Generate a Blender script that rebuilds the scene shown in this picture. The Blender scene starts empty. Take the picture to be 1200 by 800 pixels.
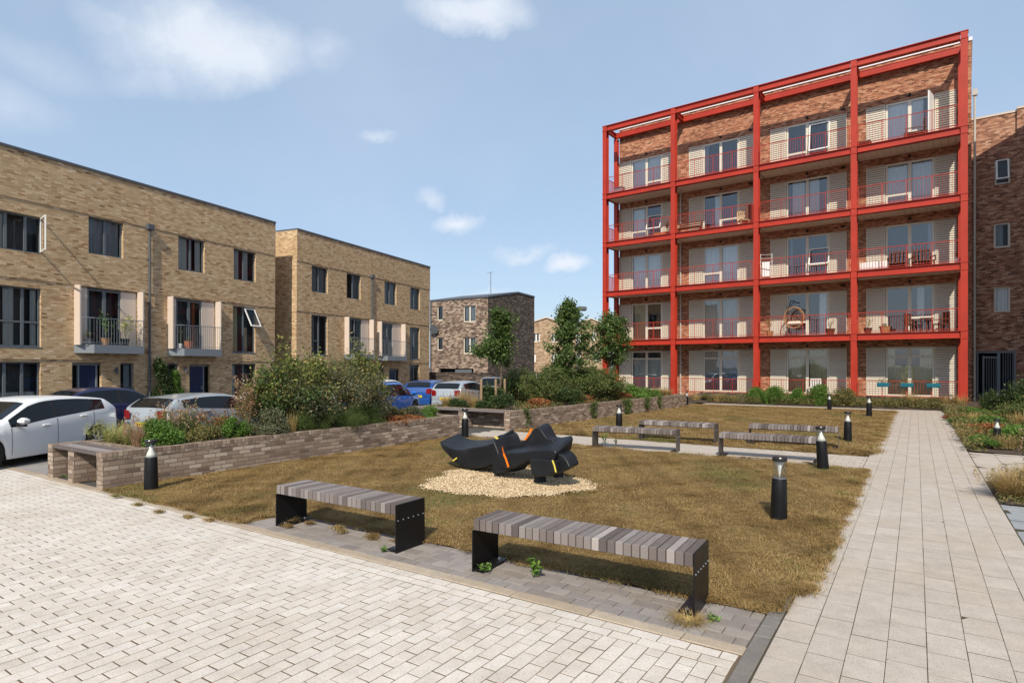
import bpy, math, random
import numpy as np
from mathutils import Vector, Matrix
random.seed(7); RNG = np.random.default_rng(11)
R = math.radians
scene = bpy.context.scene
COL = scene.collection

# ------------------------------------------------------------------ helpers
EYE, FOC, CX, HY = 2.0, 710.0, 600.0, 429.0      # eye height, focal length and horizon as measured
def G(px, py, z=0.0):
    Y = (EYE - z) * FOC / (py - HY)
    return Vector(((px - CX) / FOC * Y, Y, z))
def at(px, Y, z=0.0):
    return Vector(((px - CX) / FOC * Y, Y, z))
CQ, SQ = 0.832, 0.555                              # court frame: q along the kerb, p away from it
def CT(q, p, z=0.0):
    return Vector((CQ*q + SQ*p, -SQ*q + CQ*p, z))
COURT_ROT = math.atan2(-SQ, CQ)

def tag(o, label=None, cat=None, group=None, kind=None):
    if label: o['label'] = label
    if cat: o['category'] = cat
    if group: o['group'] = group
    if kind: o['kind'] = kind
    return o
def empty(name, loc=(0,0,0), rz=0.0, label=None, cat=None, group=None):
    o = bpy.data.objects.new(name, None); COL.objects.link(o)
    o.location = loc; o.rotation_euler = (0,0,rz); o.empty_display_size = .3
    return tag(o, label, cat, group)
def copy_tree(o, parent=None):
    c = o.copy(); COL.objects.link(c)
    if parent is not None: c.parent = parent
    for ch in [x for x in bpy.data.objects if x.parent == o]:
        copy_tree(ch, c)
    return c

class MB:
    def __init__(s): s.v=[]; s.f=[]; s.m=[]; s.r=[]; s.cm=0; s.cr=None
    def face(s, pts, m=None):
        n=len(s.v); s.v += [tuple(p) for p in pts]; s.f.append(tuple(range(n,n+len(pts))))
        s.m.append(s.cm if m is None else m); s.r.append(random.random() if s.cr is None else s.cr)
    def add(s, vs, fs, m=None, r=None):
        n=len(s.v); s.v += [tuple(p) for p in vs]
        rr = random.random() if r is None else r
        for f in fs:
            s.f.append(tuple(i+n for i in f)); s.m.append(s.cm if m is None else m); s.r.append(rr)
    def box(s, x0,x1,y0,y1,z0,z1, m=None, M=None, bev=0.0, r=None):
        if x1<x0: x0,x1=x1,x0
        if y1<y0: y0,y1=y1,y0
        if z1<z0: z0,z1=z1,z0
        if bev<=0:
            vs=[(x0,y0,z0),(x1,y0,z0),(x1,y1,z0),(x0,y1,z0),(x0,y0,z1),(x1,y0,z1),(x1,y1,z1),(x0,y1,z1)]
            fs=[(0,3,2,1),(4,5,6,7),(0,1,5,4),(1,2,6,5),(2,3,7,6),(3,0,4,7)]
        else:
            b=min(bev,(x1-x0)/2.2,(y1-y0)/2.2,(z1-z0)/2.2); vs=[];
            def ring(xa,xb,ya,yb,z): return [(xa,ya,z),(xb,ya,z),(xb,yb,z),(xa,yb,z)]
            vs += ring(x0+b,x1-b,y0+b,y1-b,z0)+ring(x0,x1,y0,y1,z0+b)+ring(x0,x1,y0,y1,z1-b)+ring(x0+b,x1-b,y0+b,y1-b,z1)
            # octagonal verticals skipped: chamfer on horizontal edges only
            fs=[(0,3,2,1),(12,13,14,15)]
            for k in range(3):
                for i in range(4):
                    j=(i+1)%4; fs.append((k*4+i,k*4+j,k*4+4+j,k*4+4+i))
        if M is not None: vs=[tuple(M @ Vector(p)) for p in vs]
        s.add(vs,fs,m,r)
    def tube(s, p0, p1, r0, r1=None, n=8, m=None, caps=True, r=None):
        r1 = r0 if r1 is None else r1
        p0=Vector(p0); p1=Vector(p1); d=(p1-p0)
        if d.length<1e-6: return
        d.normalize(); a=d.orthogonal().normalized(); b=d.cross(a)
        vs=[]
        for (p,rr) in ((p0,r0),(p1,r1)):
            for i in range(n):
                t=2*math.pi*i/n; vs.append(p+(a*math.cos(t)+b*math.sin(t))*rr)
        fs=[(i,(i+1)%n,n+(i+1)%n,n+i) for i in range(n)]
        if caps: fs += [tuple(range(n-1,-1,-1)), tuple(range(n,2*n))]
        s.add(vs,fs,m,r)
    def path(s, pts, rad, n=6, m=None):
        for i in range(len(pts)-1):
            ra = rad[i] if isinstance(rad,(list,tuple)) else rad
            rb = rad[i+1] if isinstance(rad,(list,tuple)) else rad
            s.tube(pts[i],pts[i+1],ra,rb,n,m)
    def lathe(s, prof, n=20, c=(0,0), m=None):
        vs=[]; 
        for (r,z) in prof:
            for i in range(n):
                t=2*math.pi*i/n; vs.append((c[0]+r*math.cos(t), c[1]+r*math.sin(t), z))
        fs=[]
        for k in range(len(prof)-1):
            for i in range(n):
                j=(i+1)%n; fs.append((k*n+i,k*n+j,(k+1)*n+j,(k+1)*n+i))
        if prof[0][0]>1e-5: fs.append(tuple(range(n-1,-1,-1)))
        if prof[-1][0]>1e-5: fs.append(tuple((len(prof)-1)*n+i for i in range(n)))
        s.add(vs,fs,m)
    def prism(s, prof, y0, y1, m=None, inset=0.0):
        # profile in xz, extruded along y with a small chamfer at both ends
        n=len(prof); c=Vector((sum(p[0] for p in prof)/n, sum(p[1] for p in prof)/n))
        def ring(y, k): 
            out=[]
            for p in prof:
                v=Vector(p); d=(c-v); L=d.length
                v=v+d*(k/max(L,1e-6)); out.append((v.x,y,v.y))
            return out
        vs=ring(y0,inset)+ring(y0+inset,0)+ring(y1-inset,0)+ring(y1,inset)
        fs=[tuple(range(n)), tuple(3*n+i for i in range(n-1,-1,-1))]
        for k in range(3):
            for i in range(n):
                j=(i+1)%n; fs.append((k*n+j,k*n+i,(k+1)*n+i,(k+1)*n+j))
        s.add(vs,fs,m)
    def build(s, name, mats, parent=None, uv=False, smooth=False, loc=None, rz=None):
        me=bpy.data.meshes.new(name); me.from_pydata(s.v,[],s.f)
        if not isinstance(mats,(list,tuple)): mats=[mats]
        for m in mats: me.materials.append(m)
        me.polygons.foreach_set('material_index', s.m)
        a=me.attributes.new('rnd','FLOAT','FACE'); a.data.foreach_set('value', s.r)
        if smooth: me.polygons.foreach_set('use_smooth',[True]*len(s.f))
        me.update()
        if uv:
            ul=me.uv_layers.new(name='UVMap'); ud=ul.data
            for p in me.polygons:
                nr=p.normal
                if abs(nr.z)<.7:
                    t=Vector((-nr.y,nr.x,0)).normalized()
                    for li in p.loop_indices:
                        co=me.vertices[me.loops[li].vertex_index].co
                        ud[li].uv=(co.dot(t),co.z)
                else:
                    for li in p.loop_indices:
                        co=me.vertices[me.loops[li].vertex_index].co
                        ud[li].uv=(co.x,co.y)
        o=bpy.data.objects.new(name,me); COL.objects.link(o)
        if parent is not None: o.parent=parent
        if loc is not None: o.location=loc
        if rz is not None: o.rotation_euler=(0,0,rz)
        return o

def np_mesh(name, V, F, mats, rnd=None, parent=None, loc=None, mi=None, smooth=False):
    """V (n,3), F (m,k) equal sided faces"""
    me=bpy.data.meshes.new(name); V=np.asarray(V,dtype=np.float32); F=np.asarray(F,dtype=np.int32)
    m,k=F.shape
    me.vertices.add(len(V)); me.vertices.foreach_set('co',V.ravel())
    me.loops.add(m*k); me.loops.foreach_set('vertex_index',F.ravel())
    me.polygons.add(m); me.polygons.foreach_set('loop_start',np.arange(0,m*k,k,dtype=np.int32))
    if not isinstance(mats,(list,tuple)): mats=[mats]
    for x in mats: me.materials.append(x)
    if mi is not None: me.polygons.foreach_set('material_index',np.asarray(mi,dtype=np.int32))
    me.update(calc_edges=True); me.validate()
    if rnd is None: rnd=RNG.random(m)
    a=me.attributes.new('rnd','FLOAT','FACE'); a.data.foreach_set('value',np.asarray(rnd,dtype=np.float32))
    me.polygons.foreach_set('use_smooth',[bool(smooth)]*m)
    o=bpy.data.objects.new(name,me); COL.objects.link(o)
    if parent is not None: o.parent=parent
    if loc is not None: o.location=loc
    return o

# ------------------------------------------------------------------ materials
class NT:
    def __init__(s,name):
        s.mat=bpy.data.materials.new(name); s.mat.use_nodes=True; s.t=s.mat.node_tree; s.t.nodes.clear()
        s.out=s.n('ShaderNodeOutputMaterial')
    def n(s,ty,**kw):
        x=s.t.nodes.new(ty)
        for k,v in kw.items(): setattr(x,k,v)
        return x
    def l(s,a,b): s.t.links.new(a,b)
    def val(s,sock,v):
        if isinstance(v,(int,float)): sock.default_value=v
        elif isinstance(v,(tuple,list)): sock.default_value=tuple(v)+((1.0,) if len(v)==3 and sock.type=='RGBA' else ())
        else: s.l(v,sock)
    def math(s,op,a,b=None,c=None,clamp=False):
        x=s.n('ShaderNodeMath',operation=op); x.use_clamp=clamp; s.val(x.inputs[0],a)
        if b is not None: s.val(x.inputs[1],b)
        if c is not None: s.val(x.inputs[2],c)
        return x.outputs[0]
    def mix(s,fac,a,b,mode='MIX'):
        x=s.n('ShaderNodeMix',data_type='RGBA',blend_type=mode); s.val(x.inputs[0],fac); s.val(x.inputs[6],a); s.val(x.inputs[7],b)
        return x.outputs[2]
    def ramp(s,fac,stops,interp='LINEAR'):
        x=s.n('ShaderNodeValToRGB'); cr=x.color_ramp; cr.interpolation=interp
        while len(cr.elements)<len(stops): cr.elements.new(.5)
        for e,(p,c) in zip(cr.elements,stops): e.position=p; e.color=(c[0],c[1],c[2],1) if not isinstance(c,(int,float)) else (c,c,c,1)
        s.val(x.inputs[0],fac); return x.outputs[0]
    def noise(s,scale,detail=3,rough=.55,vec=None,dist=0.0,out=0):
        x=s.n('ShaderNodeTexNoise'); x.inputs['Scale'].default_value=scale; x.inputs['Detail'].default_value=detail
        x.inputs['Roughness'].default_value=rough; x.inputs['Distortion'].default_value=dist
        if vec is not None: s.l(vec,x.inputs['Vector'])
        return x.outputs[out]
    def obj(s): return s.n('ShaderNodeTexCoord').outputs['Object']
    def uv(s): return s.n('ShaderNodeTexCoord').outputs['UV']
    def geo(s): return s.n('ShaderNodeNewGeometry').outputs['Position']
    def rnd(s):
        x=s.n('ShaderNodeAttribute'); x.attribute_name='rnd'; return x.outputs['Fac']
    def bump(s,h,strength=.3,dist=.01):
        x=s.n('ShaderNodeBump'); x.inputs['Strength'].default_value=strength; x.inputs['Distance'].default_value=dist
        s.l(h,x.inputs['Height']); return x.outputs[0]
    def bsdf(s,col,rough=.8,metal=0.0,normal=None,spec=.4,coat=0.0,trans=0.0,alpha=None):
        b=s.n('ShaderNodeBsdfPrincipled'); s.val(b.inputs['Base Color'],col); s.val(b.inputs['Roughness'],rough)
        b.inputs['Metallic'].default_value=metal; b.inputs['Specular IOR Level'].default_value=spec
        b.inputs['Coat Weight'].default_value=coat; b.inputs['Transmission Weight'].default_value=trans
        if normal is not None: s.l(normal,b.inputs['Normal'])
        return b.outputs[0]
    def done(s,sh): s.l(sh,s.out.inputs['Surface']); return s.mat

def m_plain(name,col,rough=.6,metal=0.0,var=.08,scale=6.0,spec=.4,bump=.0,coat=0.0,grime=0.0):
    t=NT(name); o=t.obj(); n=t.noise(scale,5,.6,o)
    c=t.mix(t.math('MULTIPLY',n,1.0), tuple(x*(1-var) for x in col), tuple(min(1,x*(1+var)) for x in col))
    if grime>0:
        g=t.ramp(t.noise(scale*.35,6,.7,o),[(.45,0.0),(.7,1.0)])
        c=t.mix(t.math('MULTIPLY',g,grime),c,tuple(x*.45 for x in col))
    rg=t.math('MULTIPLY_ADD',t.noise(scale*2,4,.6,o),.25,rough-.12)
    nr=t.bump(t.noise(scale*8,4,.6,o),bump,.01) if bump>0 else None
    return t.done(t.bsdf(c,rg,metal,nr,spec,coat))

def m_brick(name,stops,mortar,w=.225,h=.075,mt=.010,bond=.5,soft=.4,noisec=(.55,1.15),rough=.9,bump=.5,jag=.0):
    t=NT(name); sep=t.n('ShaderNodeSeparateXYZ'); t.l(t.uv(),sep.inputs[0]); u,v=sep.outputs[0],sep.outputs[1]
    row=t.math('FLOOR',t.math('DIVIDE',v,h))
    wn0=t.n('ShaderNodeTexWhiteNoise',noise_dimensions='1D'); t.l(row,wn0.inputs['W'])
    off=t.math('ADD',t.math('MULTIPLY',t.math('MODULO',t.math('ABSOLUTE',row),2.0),bond),t.math('MULTIPLY',wn0.outputs[0],.16))
    uu=t.math('ADD',t.math('DIVIDE',u,w),off)
    cell=t.math('FLOOR',uu)
    cv=t.n('ShaderNodeCombineXYZ'); t.l(cell,cv.inputs[0]); t.l(row,cv.inputs[1])
    wn=t.n('ShaderNodeTexWhiteNoise',noise_dimensions='2D'); t.l(cv.outputs[0],wn.inputs['Vector'])
    col=t.ramp(wn.outputs[0],stops)
    geo=t.geo()
    big=t.noise(.55,5,.65,geo); med=t.noise(9,4,.6,geo)
    k=t.math('MULTIPLY_ADD',big,noisec[1]-noisec[0],noisec[0]); k=t.math('ADD',k,t.math('MULTIPLY',med,.25))
    hsv=t.n('ShaderNodeHueSaturation'); t.l(col,hsv.inputs['Color']); t.l(k,hsv.inputs['Value'])
    fu=t.math('FRACT',uu); fv=t.math('FRACT',t.math('DIVIDE',v,h))
    du=t.math('MULTIPLY',t.math('MINIMUM',fu,t.math('SUBTRACT',1.0,fu)),w)
    dv=t.math('MULTIPLY',t.math('MINIMUM',fv,t.math('SUBTRACT',1.0,fv)),h)
    d=t.math('MINIMUM',du,dv)
    mask=t.math('DIVIDE',t.math('SUBTRACT',d,mt*.3),mt*.5,clamp=True)
    c=t.mix(mask,mortar,hsv.outputs[0])
    hgt=t.math('ADD',mask,t.math('MULTIPLY',t.noise(60,3,.6,geo),.5))
    hgt=t.math('ADD',hgt,t.math('MULTIPLY',wn.outputs[0],.5))
    return t.done(t.bsdf(c,rough,0,t.bump(hgt,bump,.012),.25))

BUFF=[(0,(.24,.135,.075)),(.05,(.40,.235,.125)),(.22,(.475,.32,.18)),(.5,(.53,.375,.215)),(.78,(.58,.42,.25)),(.93,(.68,.48,.29)),(1,(.72,.56,.4))]
M={}
M['buff']=m_brick('buff_brick',BUFF,(.4,.29,.17),w=.21,h=.066,noisec=(.74,1.05))
M['red_brick']=m_brick('red_brick',[(0,(.11,.04,.025)),(.2,(.26,.09,.05)),(.5,(.38,.145,.08)),(.8,(.47,.21,.12)),(1,(.56,.32,.21))],(.4,.28,.18),w=.21,h=.066)
M['dark_red_brick']=m_brick('plum_brick',[(0,(.14,.065,.045)),(.25,(.31,.14,.09)),(.6,(.44,.21,.13)),(.85,(.54,.3,.2)),(1,(.62,.42,.3))],(.26,.2,.15))
M['brown_brick']=m_brick('brown_brick',[(0,(.05,.034,.028)),(.25,(.15,.1,.075)),(.55,(.27,.19,.14)),(.85,(.4,.3,.23)),(1,(.5,.4,.32))],(.26,.21,.17),w=.3,h=.1,mt=.014)
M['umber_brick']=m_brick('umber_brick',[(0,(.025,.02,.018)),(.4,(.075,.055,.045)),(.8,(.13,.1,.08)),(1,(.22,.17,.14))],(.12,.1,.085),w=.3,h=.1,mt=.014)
M['tan_brick']=m_brick('tan_brick',[(0,(.25,.15,.09)),(.5,(.42,.28,.17)),(1,(.55,.42,.28))],(.4,.32,.24),w=.3,h=.1)
M['planter_brick']=m_brick('planter_brick',[(0,(.15,.105,.08)),(.3,(.23,.165,.125)),(.6,(.3,.225,.17)),(.85,(.38,.3,.235)),(1,(.46,.38,.31))],(.2,.165,.135),w=.235,h=.0755,mt=.011,bump=.8)
M['coping']=m_plain('grey_coping',(.09,.1,.115),.5)
M['frame_red']=m_plain('red_paint',(.42,.031,.0125),.48,var=.14,scale=1.2,grime=.4,spec=.4)
M['cream']=m_plain('cream_paint',(.56,.52,.42),.55,var=.06,grime=.15)
M['louvre']=m_plain('louvre_paint',(.70,.64,.53),.5,var=.05)
M['winframe']=m_plain('window_frame_cream',(.66,.62,.52),.45,var=.05)
M['white']=m_plain('white_paint',(.8,.79,.76),.4,var=.04)
M['grey_frame']=m_plain('grey_window_frame',(.13,.15,.165),.4,var=.08)
M['grey_steel']=m_plain('grey_steel',(.2,.225,.25),.45,var=.08,scale=2)
M['screen']=m_plain('pale_screen',(.62,.52,.44),.5,var=.05)
M['soffit']=m_plain('soffit_board',(.78,.69,.56),.7,var=.1,grime=.2)
M['door_blue']=m_plain('door_blue',(.012,.03,.085),.35)
M['black_metal']=m_plain('black_metal',(.006,.006,.007),.42,var=.3,scale=5,grime=.3,spec=.3)
M['bronze_metal']=m_plain('weathered_dark_metal',(.10,.085,.078),.5,var=.25,scale=5,grime=.3)
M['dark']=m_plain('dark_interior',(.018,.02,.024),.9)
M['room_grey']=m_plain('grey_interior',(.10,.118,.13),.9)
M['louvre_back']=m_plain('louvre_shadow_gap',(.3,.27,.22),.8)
M['curtain']=m_plain('curtain_cloth',(.62,.62,.58),.9,var=.1)
M['blind']=m_plain('blind_cloth',(.86,.87,.87),.8,var=.04)
M['curtain_dark']=m_plain('curtain_grey',(.34,.37,.39),.9,var=.2)
M['curtain_yellow']=m_plain('curtain_cream',(.62,.55,.36),.9,var=.1)
M['concrete']=m_plain('concrete',(.4,.37,.33),.85,var=.12,scale=3,bump=.3,grime=.2)
M['white_coping']=m_plain('white_coping',(.75,.76,.78),.4)
M['pipe_cream']=m_plain('pipe_cream',(.5,.48,.42),.5)
M['terracotta']=m_plain('terracotta',(.42,.14,.06),.8,var=.15)
M['black_plastic']=m_plain('black_plastic',(.015,.015,.016),.4)
M['teal_plastic']=m_plain('teal_plastic',(.01,.12,.17),.4)
M['rattan']=m_plain('rattan',(.38,.2,.09),.7,var=.3,scale=30)
M['dark_wood']=m_plain('dark_wood',(.09,.035,.018),.6,var=.3,scale=12)
M['pale_wood']=m_plain('pale_wood',(.5,.36,.2),.6,var=.2,scale=12)
M['cushion']=m_plain('cushion_cream',(.7,.6,.48),.9)
M['cloth_white']=m_plain('white_cloth',(.8,.8,.8),.9)
M['solar']=m_plain('dark_cap',(.02,.02,.023),.3)
M['strap_orange']=m_plain('orange_strap',(.85,.2,.01),.55)
M['strap_yellow']=m_plain('yellow_strap',(.8,.66,.1),.55)
M['plate_yellow']=m_plain('number_plate_yellow',(.75,.55,.02),.4,var=.02)
M['char']=m_plain('number_plate_black',(.01,.01,.01),.5)
M['tail_red']=m_plain('tail_light_red',(.22,.004,.004),.15,var=.1,spec=.5,coat=.5)
M['tyre']=m_plain('tyre_rubber',(.018,.018,.018),.85)
M['rim']=m_plain('alloy_rim',(.45,.46,.48),.3,metal=.8)
M['stem']=m_plain('plant_stem',(.13,.1,.05),.8,var=.3)
M['stem_green']=m_plain('green_stem',(.09,.13,.035),.7,var=.3)
M['bark']=m_plain('bark',(.13,.095,.065),.9,var=.35,scale=14,bump=.5)
M['stake']=m_plain('timber_stake',(.28,.19,.11),.85,var=.25,scale=8)

def m_glass(name,add=.03,tr_=.64):
    t=NT(name); fr=t.n('ShaderNodeFresnel'); fr.inputs[0].default_value=1.5
    nr=t.bump(t.noise(.9,2,.5,t.geo()),.12,.03)
    g=t.n('ShaderNodeBsdfGlossy'); g.inputs['Roughness'].default_value=.02; t.l(nr,g.inputs['Normal'])
    g.inputs['Color'].default_value=(.95,.97,1,1)
    tr=t.n('ShaderNodeBsdfTransparent'); tr.inputs[0].default_value=(tr_,tr_*1.03,tr_*1.04,1)
    mx=t.n('ShaderNodeMixShader'); t.l(t.math('MULTIPLY_ADD',fr.outputs[0],1.0,add,clamp=True),mx.inputs[0]); t.l(tr.outputs[0],mx.inputs[1]); t.l(g.outputs[0],mx.inputs[2])
    return t.done(mx.outputs[0])
M['glass']=m_glass('window_glass',-.02,.88); M['glass2']=m_glass('balcony_glass',.10,.84)
def m_carglass():
    t=NT('car_glass'); return t.done(t.bsdf((.008,.010,.012),.05,0,None,.35,0.0))
M['carglass']=m_carglass()
def m_clear():
    t=NT('clear_lens'); fr=t.n('ShaderNodeFresnel'); fr.inputs[0].default_value=1.4
    g=t.n('ShaderNodeBsdfGlossy'); g.inputs['Roughness'].default_value=.05
    tr=t.n('ShaderNodeBsdfTransparent'); tr.inputs[0].default_value=(.86,.87,.86,1)
    mx=t.n('ShaderNodeMixShader'); mx.inputs[0].default_value=.07; t.l(tr.outputs[0],mx.inputs[1]); t.l(g.outputs[0],mx.inputs[2])
    return t.done(mx.outputs[0])
M['lens']=m_clear()
def m_paint(name,col,flake=.05):
    t=NT(name); n=t.noise(2.5,4,.6,t.obj())
    c=t.mix(n,tuple(x*.94 for x in col),tuple(min(1,x*1.04) for x in col))
    return t.done(t.bsdf(c,.32,flake*.6,None,.5,.55))
M['car_white']=m_paint('car_paint_white',(.74,.75,.76),0)
M['car_navy']=m_paint('car_paint_navy',(.012,.018,.075),.3)
M['car_silver']=m_paint('car_paint_silver',(.38,.42,.45),.5)
M['car_blue']=m_paint('car_paint_blue',(.008,.14,.58),.2)
M['car_grey']=m_paint('car_paint_grey',(.2,.19,.19),.4)
M['car_deepblue']=m_paint('car_paint_deep_blue',(.006,.06,.26),.2)

def m_leaf(name,cols,rough=.55,trans=.3,pos_scale=1.6,gain=1.3):
    t=NT(name); c=t.ramp(t.rnd(),[(i/(len(cols)-1),k) for i,k in enumerate(cols)])
    n=t.noise(pos_scale,3,.6,t.geo()); 
    hs=t.n('ShaderNodeHueSaturation'); t.l(c,hs.inputs['Color']); t.l(t.math('MULTIPLY_ADD',n,1.1*gain,.55*gain),hs.inputs['Value'])
    b=t.bsdf(hs.outputs[0],rough,0,None,.35)
    tl=t.n('ShaderNodeBsdfTranslucent'); t.l(hs.outputs[0],tl.inputs[0])
    mx=t.n('ShaderNodeMixShader'); mx.inputs[0].default_value=trans; t.l(b,mx.inputs[1]); t.l(tl.outputs[0],mx.inputs[2])
    return t.done(mx.outputs[0])
M['leaf_olive']=m_leaf('leaf_olive',[(.04,.06,.014),(.085,.11,.022),(.14,.155,.035),(.21,.2,.06)])
M['leaf_grey']=m_leaf('leaf_grey_green',[(.045,.055,.03),(.08,.095,.05),(.12,.13,.07),(.16,.14,.085)])
M['leaf_bright']=m_leaf('leaf_bright',[(.04,.085,.012),(.07,.14,.02),(.10,.18,.03),(.13,.2,.05)])
M['leaf_fennel']=m_leaf('leaf_fennel',[(.035,.06,.015),(.06,.095,.022),(.09,.13,.035),(.12,.15,.05)])
M['leaf_dark']=m_leaf('leaf_dark',[(.018,.035,.012),(.03,.055,.016),(.05,.08,.022),(.08,.11,.035)])
M['leaf_tree']=m_leaf('leaf_tree',[(.03,.055,.014),(.05,.09,.02),(.075,.12,.03),(.11,.15,.045)])
M['leaf_rust']=m_leaf('leaf_rust',[(.12,.035,.015),(.22,.07,.025),(.3,.13,.05),(.16,.11,.04)])
M['leaf_straw']=m_leaf('leaf_straw',[(.2,.13,.05),(.32,.22,.09),(.42,.31,.14),(.22,.19,.06)])
M['leaf_lime']=m_leaf('leaf_lime',[(.13,.15,.03),(.22,.24,.06),(.34,.34,.13),(.45,.42,.2)])
M['leaf_pink']=m_leaf('leaf_pink_plume',[(.2,.11,.07),(.29,.17,.11),(.36,.24,.16),(.2,.15,.07)])
M['leaf_mixed']=m_leaf('leaf_mixed',[(.05,.065,.02),(.09,.1,.03),(.15,.13,.045),(.22,.15,.06)])
M['flower_white']=m_leaf('flower_white',[(.7,.7,.66),(.8,.8,.75)])
M['flower_red']=m_leaf('flower_red',[(.5,.03,.02),(.6,.1,.05)])

def m_paver(name,cols,speck=.25,rough=.85,stain=.25):
    t=NT(name); g=t.geo(); c=t.ramp(t.rnd(),[(i/(len(cols)-1),k) for i,k in enumerate(cols)])
    n1=t.noise(150,3,.7,g); sp=t.ramp(n1,[(.32,1-speck),(.5,1.0),(.7,1+speck*.35)])
    c=t.mix(1.0,c,sp,'MULTIPLY'); c=t.mix(1.0,c,t.ramp(t.noise(55,4,.75,g),[(.34,.72),(.47,1.0),(.6,1.0),(.72,1.14)]),'MULTIPLY')
    n2=t.noise(.8,6,.65,g); st=t.ramp(n2,[(.42,0.0),(.68,1.0)])
    c=t.mix(t.math('MULTIPLY',st,stain),c,(.36,.28,.19))
    n3=t.noise(5,5,.7,g); c=t.mix(1.0,c,t.ramp(n3,[(.3,.86),(.7,1.08)]),'MULTIPLY')
    return t.done(t.bsdf(c,rough,0,t.bump(t.math('ADD',n1,n3),.35,.004),.3))
M['paver_white']=m_paver('pale_granite_paver',[(.60,.54,.475),(.64,.585,.52),(.67,.62,.56),(.635,.57,.50)],.3,stain=.28)
M['slab_path']=m_paver('buff_granite_slab',[(.46,.405,.35),(.495,.44,.385),(.48,.42,.355),(.52,.465,.41)],.42,stain=.25)
M['paver_grey']=m_paver('grey_paver',[(.22,.195,.185),(.27,.245,.235),(.31,.285,.27),(.25,.22,.2)],.3,stain=.3)
M['paver_blue']=m_paver('blue_grey_paver',[(.25,.28,.3),(.31,.33,.35),(.28,.3,.32)],.25,stain=.15)
M['kerb_ochre']=m_paver('ochre_kerb',[(.38,.305,.225),(.42,.345,.26),(.45,.375,.29)],.25,stain=.15)
M['edging']=m_paver('dark_edging',[(.15,.14,.135),(.2,.19,.18)],.3,stain=.2)
M['joint']=m_plain('joint_sand',(.13,.095,.06),.95,var=.4,scale=8)
M['joint_dark']=m_plain('joint_moss',(.06,.05,.03),.95,var=.5,scale=6)

def m_lawn():
    t=NT('dry_lawn_soil'); g=t.geo()
    n=t.noise(1.1,6,.65,g,.6); n2=t.noise(14,5,.7,g); n3=t.noise(90,3,.7,g)
    c=t.ramp(n,[(.32,(.12,.075,.028)),(.48,(.19,.12,.045)),(.6,(.27,.185,.08)),(.72,(.14,.135,.04))])
    c=t.mix(1.0,c,t.ramp(n2,[(.3,.62),(.5,1.0),(.72,1.3)]),'MULTIPLY')
    c=t.mix(1.0,c,t.ramp(n3,[(.3,.6),(.6,1.25)]),'MULTIPLY')
    return t.done(t.bsdf(c,.95,0,t.bump(t.math('ADD',n2,n3),.9,.02),.15))
M['lawn']=m_lawn()
M['blade']=m_leaf('dry_grass_blade',[(.10,.068,.024),(.21,.135,.045),(.29,.19,.07),(.43,.30,.135),(.20,.165,.05),(.105,.14,.032)],.8,.25,1.3,1.0)
M['soil']=m_plain('planter_soil',(.07,.05,.035),.95,var=.5,scale=8,bump=.8)
M['asphalt']=m_plain('asphalt',(.075,.073,.07),.9,var=.25,scale=4,bump=.4)
def m_gravel():
    t=NT('gravel'); g=t.geo(); c=t.ramp(t.rnd(),[(0,(.32,.22,.12)),(.4,(.5,.38,.23)),(.8,(.62,.5,.34)),(1,(.72,.62,.46))])
    return t.done(t.bsdf(c,.9,0,None,.2))
M['gravel']=m_gravel()
M['gravel_bed']=m_plain('gravel_bed',(.46,.34,.2),.95,var=.4,scale=40,bump=1.0)
def m_wood():
    t=NT('weathered_slat'); c=t.ramp(t.rnd(),[(0,(.095,.077,.072)),(.35,(.15,.125,.118)),(.7,(.205,.178,.17)),(.92,(.265,.235,.225)),(1,(.38,.34,.32))])
    o=t.obj(); mp=t.n('ShaderNodeMapping'); mp.inputs['Scale'].default_value=(60,3.0,60); t.l(o,mp.inputs[0])
    gr=t.noise(2.2,5,.65,mp.outputs[0]); c=t.mix(1.0,c,t.ramp(gr,[(.3,.68),(.55,1.05),(.75,1.2)]),'MULTIPLY')
    c=t.mix(t.math('MULTIPLY',t.ramp(t.noise(3,4,.6,t.geo()),[(.5,0.0),(.75,1.0)]),.35),c,(.2,.16,.13))
    return t.done(t.bsdf(c,.75,0,t.bump(gr,.5,.004),.3))
M['slat']=m_wood()
def m_rubber():
    t=NT('tarred_timber'); o=t.obj(); mp=t.n('ShaderNodeMapping'); mp.inputs['Scale'].default_value=(1.2,1.2,26); t.l(o,mp.inputs[0])
    g=t.noise(2.0,5,.6,mp.outputs[0],.5); n=t.noise(3,5,.65,o)
    c=t.ramp(n,[(.3,(.005,.0055,.007)),(.55,(.009,.010,.013)),(.78,(.02,.021,.025))])
    return t.done(t.bsdf(c,t.math('MULTIPLY_ADD',g,.3,.34),0,t.bump(g,.3,.012),.45))
M['tarred']=m_rubber()
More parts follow.
